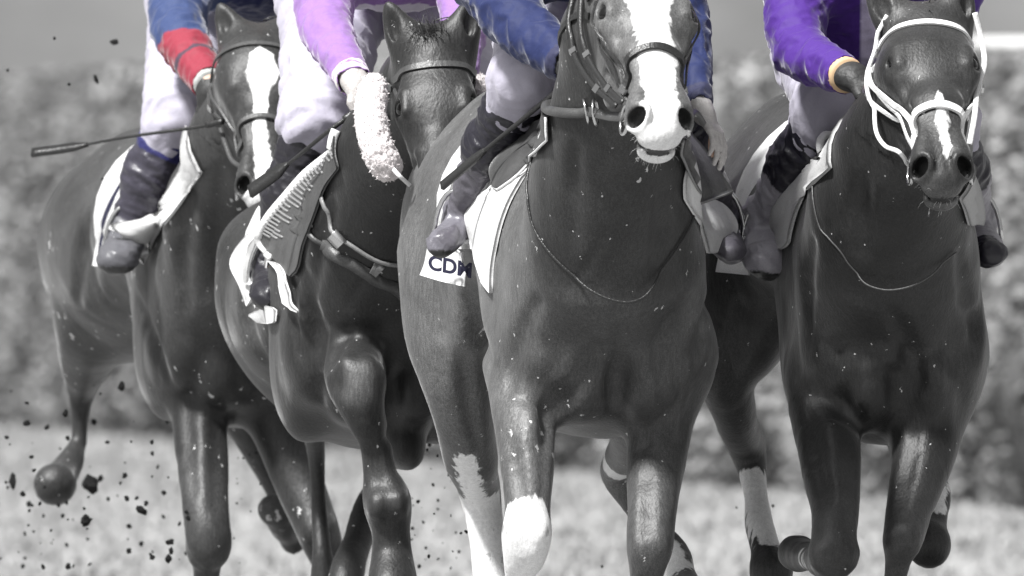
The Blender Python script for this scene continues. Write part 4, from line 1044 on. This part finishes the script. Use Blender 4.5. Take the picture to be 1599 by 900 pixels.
V, F = join(torus(P(1296,232,.55), A(.6,-.6,.2), .034, .011), torus(P(1322,240,.55), A(.8,-.4,.3), .030, .010))
tag(mesh_obj('pad_ring', V, F, M['white_leather'], org=P(1300,232,.55)), 'white padded rings at the shoulder of the dark horse in front of the saddle', 'padding')
saddlery(H2, ('white saddlecloth with grey stripes on the second horse', 'saddle almost hidden under the lilac jockey'),
  rear=[([[(415,340,3.15),(425,352,3.1)],[(392,362,3.2),(412,380,3.1)],[(368,390,3.25),(400,410,3.1)],[(360,415,3.25),(402,425,3.1)],[(374,445,3.2),(400,450,3.1)],[(386,478,3.2),(392,470,3.1)]], C_),
        ([[(406,368,3.1),(412,370,3.05)],[(388,392,3.15),(402,396,3.05)],[(380,418,3.15),(397,422,3.05)],[(382,444,3.15),(396,446,3.05)]], CG),
        ([[(388,492,3.1),(420,478,3.05),(441,486,3.0)],[(402,503,3.1),(424,506,3.05),(446,504,3.0)]], C_),
        ([[(424,408,3.0),(440,414,2.95),(458,430,2.9)],[(440,430,2.95),(455,440,2.9),(459,450,2.85)],[(450,474,2.9),(458,480,2.85),(466,488,2.8)]], C_)])
# ribbed dark rug panel of the second horse
rug = empty('ribbed_rug', tuple(P(480,300,2.8)), 'dark ribbed rubber pad with white edge hanging over the shoulder of the second horse', 'pad')
rows = [[(558,218,2.55),(552,214,2.55)],[(530,262,2.5),(515,242,2.55)],[(505,300,2.5),(478,272,2.60)],[(490,340,2.5),(446,308,2.62)],[(476,380,2.5),(416,345,2.66)],[(468,415,2.55),(405,375,2.70)],[(458,432,2.6),(428,402,2.68)]]
cloth('pad', H2, [[a, tuple((np.array(a)+np.array(b))/2), b] for a, b in rows], DL, rug, .008, .016, 80, 12, .002)
g = cloth.last
edge = g[:,-1]; V, F = sweep(edge+A(0,-.008,0), .024, .010, A(-.3,-1,.5), 4); mesh_obj('white_edge', V, F, C_, rug)
VF = []
for i in range(6, 62):
    if i % 2: continue
    L_ = g[i, 11-int(6.5-.06*abs(i-30)+1.2*math.sin(i*.7)):]+A(-.002,-.006,.002)
    VF.append(sweep(L_, .0055, .006, A(0,-1,0), 4))
V, F = join(*VF); o = mesh_obj('ribs', V, F, M['grey_leather'], rug)
saddlery(H1, ('white saddlecloth on the leftmost horse hanging to a point above its elbow', 'saddle of the leftmost horse under the red sleeved jockey'), fr=(-.45,-.15),
  front=[([[(350,212,5.0),(338,214,5.0),(322,222,5.05)],[(322,262,4.95),(306,258,5.0),(288,262,5.05)],[(296,298,4.92),(280,300,4.98),(258,308,5.0)],[(272,332,4.92),(246,338,4.92),(226,342,4.9)],[(252,358,4.95),(216,362,4.85),(172,352,4.8)],[(236,384,4.98),(214,378,4.85),(188,366,4.8)],[(222,412,5.0),(218,406,4.95),(212,398,4.9)]], C_)],
  rear=[([[(198,268,5.6),(206,275,5.6)],[(176,305,5.65),(196,312,5.6)],[(163,340,5.7),(178,350,5.6)],[(152,380,5.7),(170,385,5.6)],[(146,415,5.7),(165,418,5.6)]], C_),
        ([[(190,288,5.55),(193,290,5.55)],[(172,320,5.6),(177,324,5.6)],[(160,355,5.6),(164,358,5.6)],[(152,395,5.6),(156,397,5.6)]], M['ink'])])

# ------------------------------------------------------------------ jockeys
def near(V, a, b, r): return caps_d(V, a, b) < r
# navy jockey on the front horse
NAVY = A(.016,.024,.085)
def jk3(V, W):
    c = np.tile(NAVY, (len(V),1)); 
    for q in 'RL':
        w = np.linalg.norm(V-W['wri'+q], axis=1) < .065; c[w] = A(.03,.032,.07)
    m = (V[:,2] > 1.80) & near(V, P(880,-20,.5), P(930,40,.5), .05); c[m] = A(.45,.45,.45)
    return c
J3 = dict(pelvis=(905,-95,1.15,95), chest=(915,-105,.45,92), neck=(925,-190,.20,35),
  shoR=(765,-42,.40,58), elbR=(808,35,.22,46), wriR=(893,104,.02,29), shoL=(1040,-95,.40,50), elbL=(1078,45,.22,29), wriL=(1092,168,.0,18),
  hipR=(862,-40,1.05,72), kneR=(822,118,.42,50), ankR=(722,330,.72,24), toeR=(690,380,.60,25),
  hipL=(985,-30,1.05,72), kneL=(1040,110,.60,44), ankL=(1124,335,.90,24), toeL=(1138,392,.60,25))
rider('jockey in a navy jacket and white breeches on the front horse', J3, jk3, [(.014,.013,.020),(.60,(.09,.085,.10)),(.95,(.13,.125,.145))],
  hands=dict(R=dict(d=(.6,-.5,-.5),n=(0,-.5,.8),s=1,curl=(1.2,1.5,1.)), L=dict(d=(.50,-.35,-.80),n=(.80,-.35,.45),s=-1,curl=(.25,.35,.25),sc=.82,thumb=.5)),
  gloves=dict(R=M['glove_black'], L=mat('pale_hand', (.42,.405,.40), .5, .4, bump=.4, bscale=60, grain=.2)), helmet=(.02,.03,.12))
# purple jockey at the right
PUR = A(.062,.02,.20)
def jk4(V, W):
    c = np.tile(PUR, (len(V),1))
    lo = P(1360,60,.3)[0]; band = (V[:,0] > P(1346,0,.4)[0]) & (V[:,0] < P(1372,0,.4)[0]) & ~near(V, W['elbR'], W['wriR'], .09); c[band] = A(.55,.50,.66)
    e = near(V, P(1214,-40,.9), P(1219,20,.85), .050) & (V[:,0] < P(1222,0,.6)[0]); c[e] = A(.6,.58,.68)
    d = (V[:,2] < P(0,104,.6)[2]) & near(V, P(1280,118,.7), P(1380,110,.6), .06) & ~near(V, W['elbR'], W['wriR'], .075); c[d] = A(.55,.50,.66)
    return c
J4 = dict(pelvis=(1345,40,1.45,98), chest=(1350,-10,.78,112), neck=(1420,-110,.45,35),
  shoR=(1245,-30,.62,50), elbR=(1246,78,.45,42), wriR=(1322,118,.18,27), shoL=(1480,-60,.60,50), elbL=(1500,-10,.4,34), wriL=(1475,60,.5,24),
  hipR=(1290,85,1.35,72), kneR=(1302,168,.68,54), ankR=(1194,345,.90,34), toeR=(1196,408,.72,36),
  hipL=(1410,60,1.35,70), kneL=(1470,190,.85,50), ankL=(1524,340,1.1,26), toeL=(1545,396,.78,26))
rider('jockey in a shiny purple jacket with black gloves on the dark horse', J4, jk4, [(.012,.011,.018),(.62,(.28,.27,.30))],
  cuff=mat('tan_cuff', (.60,.42,.25), .6), hands=dict(R=dict(d=(.85,-.35,-.25),n=(-.1,-.3,.9),s=1,curl=(1.0,1.4,1.),sc=1.15), L=dict(d=(-.5,-.6,-.3),n=(0,-.3,.9),s=-1)),
  gloves=dict(R=M['glove_black'], L=M['glove_black']), helmet=(.08,.02,.28))
# lilac jockey on the second horse
LIL = A(.27,.15,.38)
def jk2(V, W):
    c = np.tile(LIL, (len(V),1))
    tor = near(V, W['pelvis'], W['chest'], .30) & ~near(V, W['shoR'], W['elbR'], .10) & ~near(V, W['shoL'], W['elbL'], .10)
    c[tor & (V[:,2] < P(0,6,2.9)[2])] = A(.62,.58,.66)
    t = (V-W['wriR'])@nrm(W['elbR']-W['wriR']); n_ = near(V, W['elbR'], W['wriR'], .07)
    c[n_ & (t > .012) & (t < .032)] = A(.72,.68,.66); c[n_ & (t > .040) & (t < .052)] = A(.72,.68,.66)
    return c
J2 = dict(pelvis=(600,-75,3.5,95), chest=(622,-85,2.85,90), neck=(650,-190,2.5,34),
  shoR=(508,-45,2.8,52), elbR=(508,42,2.55,39), wriR=(553,127,2.15,23), shoL=(728,-50,2.8,48), elbL=(724,55,2.4,33), wriL=(715,150,2.2,22),
  hipR=(522,0,3.35,80), kneR=(498,190,2.85,55), ankR=(424,405,2.92,26), toeR=(422,462,2.66,31),
  hipL=(680,0,3.35,78), kneL=(735,150,3.1,50), ankL=(780,380,3.3,26), toeL=(790,440,2.9,28))
rider('jockey in a lilac jacket with striped cuffs on the second horse from the left', J2, jk2, [(.014,.013,.018)],
  hands=dict(R=dict(d=(.55,-.5,-.55),n=(.2,-.5,.7),s=1,curl=(1.2,1.4,1.)), L=dict(d=(-.5,-.6,-.4),n=(0,-.4,.9),s=-1)), gloves=dict(R=M['glove_grey'], L=M['glove_grey']), helmet=(.3,.18,.5))
# red and blue jockey on the leftmost horse
RED, BLU = A(.25,.03,.05), A(.035,.055,.14)
def jk1(V, W):
    c = np.tile(A(.02,.025,.09), (len(V),1))
    up_ = near(V, W['shoR'], W['elbR'], .12); c[up_] = BLU
    t = ((V-W['elbR'])@nrm(W['wriR']-W['elbR'])); n_ = near(V, W['elbR'], W['wriR'], .095)
    side = (V-W['elbR'])@A(.75,-.5,.5)
    c[n_ & (t > -.05)] = BLU; c[n_ & (t > .075 + .5*side)] = RED; c[n_ & (t > .205) & (t < .225)] = A(.06,.04,.06)
    c[near(V, P(318,-30,4.6), P(300,20,4.5), .055)] = RED
    return c
J1 = dict(pelvis=(380,-60,5.9,98), chest=(400,-72,5.2,96), neck=(420,-185,4.9,34),
  shoR=(290,-40,5.0,52), elbR=(278,48,4.75,41), wriR=(328,132,4.45,24), shoL=(490,-50,5.1,48), elbL=(500,60,4.8,34), wriL=(460,150,4.6,24),
  hipR=(318,0,5.8,78), kneR=(278,182,4.92,50), ankR=(202,355,4.98,28), toeR=(184,402,4.80,33),
  hipL=(450,20,5.8,74), kneL=(500,180,5.5,48), ankL=(520,360,5.7,26), toeL=(525,420,5.4,28))
rider('jockey with blue and red sleeve and navy topped boots on the leftmost horse', J1, jk1, [(.022,.022,.10),(.33,(.040,.037,.052)),(.93,(.10,.10,.11))],
  hands=dict(R=dict(d=(.25,-.5,-.85),n=(-.3,-.7,.4),s=1,curl=(1.1,1.4,1.)), L=dict(d=(-.5,-.6,-.4),n=(0,-.4,.9),s=-1)), cuff=mat('grey_cuff', (.40,.41,.40), .7, bump=.4), gloves=dict(R=M['glove_black'], L=M['glove_black']), helmet=(.3,.04,.06))

whip('long black whip in the black glove reaching left past the leftmost horse', [(348,190,4.25),(300,200,4.3),(200,214,4.4),(120,229,4.5),(50,239,4.55)], .011, .024)
whip('black whip with broad flap held by the lilac jockey beside the sheepskin roll', [(566,168,2.05),(520,200,2.05),(480,232,2.1),(440,264,2.2),(390,300,2.25)], .014, .036)
whip('black whip of the navy jockey slanting down over his boot', [(900,118,-.05),(860,150,.2),(800,200,.35),(745,245,.42),(690,291,.5)], .016, .022)

for J, q, lab in ((J1,'R','stirrup under the grey boot at the left of the leftmost horse'), (J2,'R','stirrup round the dark boot below the ribbed rug'), (J3,'R','stirrup under the shiny boot above the lettered cloth'),
                  (J3,'L','stirrup at the right side of the front horse'), (J4,'R','stirrup under the grey boot beside the left shoulder of the dark horse'), (J4,'L','stirrup at the far right edge of the dark horse')):
    iron(lab, J, q, M['white_gear'])

# ------------------------------------------------------------------ clods of turf in the air
def clod_mesh(seed, flat):
    R = np.random.default_rng(seed); V, F = ball((0,0,0), 1, 5); V = np.array(V)
    for i, p in enumerate(V): V[i] = p*(1+.55*mnoise.noise(Vector(p*1.3)+Vector((seed*3.1,0,0)))+.3*mnoise.noise(Vector(p*3)+Vector((0,seed*2.,0))))
    V = V*A(1, .8, flat); me = bpy.data.meshes.new('clod'); me.from_pydata(V.tolist(), [], F); me.materials.append(M['dirt']); return me
CM = [clod_mesh(i, f) for i, f in enumerate((.6,.9,.45,.75,.35,1.))]
GR = 'small clods of turf thrown up by the hooves'
def clod(px, py, y, r, mi, label='small dark clod of turf flying behind the horses'):
    o = bpy.data.objects.new('clod', CM[mi]); COL.objects.link(o); o.location = P(px,py,y); s_ = PX(r,y); o.scale = (s_,)*3
    o.rotation_euler = tuple(rng.uniform(0,6.28,3)); tag(o, label, 'clod', GR)
clod(178,66,6,8,2,'dark flat clod high in the air at the upper left'); clod(150,124,6,8,4,'thin sliver of turf above the long whip'); clod(190,604,6,8,0,'round dark clod right of the hind leg of the leftmost horse')
clod(134,814,5,10,3,'square dark clod low in the air below the raised hoof'); clod(220,797,5,12,2,'largest jagged clod right of the raised hoof'); clod(42,662,6,6,0,'lone dark clod at the left edge above the raised hoof')
clod(20,752,6,14,4,'blurred pointed clod at the far left edge'); clod(140,755,6.3,15,1,'ragged clod touching the raised hind hoof'); clod(265,847,5,7,3,'dark clod beside the left foreleg of the leftmost horse')
for i in range(95):
    a = rng.random()
    px = rng.uniform(0, 300); py = 560+330*rng.random()**.6
    clod(px, py, rng.uniform(4.5,7), rng.uniform(1.2,4.5) if a < .85 else rng.uniform(4,6.5), int(rng.integers(6)))
for i in range(45): clod(rng.uniform(630,730), rng.uniform(680,895), rng.uniform(2.5,6), rng.uniform(1.,3.4), int(rng.integers(6)))
for i in range(14): clod(rng.uniform(365,410), rng.uniform(690,890), rng.uniform(5,6), rng.uniform(1.,2.6), int(rng.integers(6)))
for px,py in ((12,110),(85,60),(108,132),(205,690),(160,280),(1150,793),(1207,790),(940,885)): clod(px,py,5,2.5,int(rng.integers(6)))
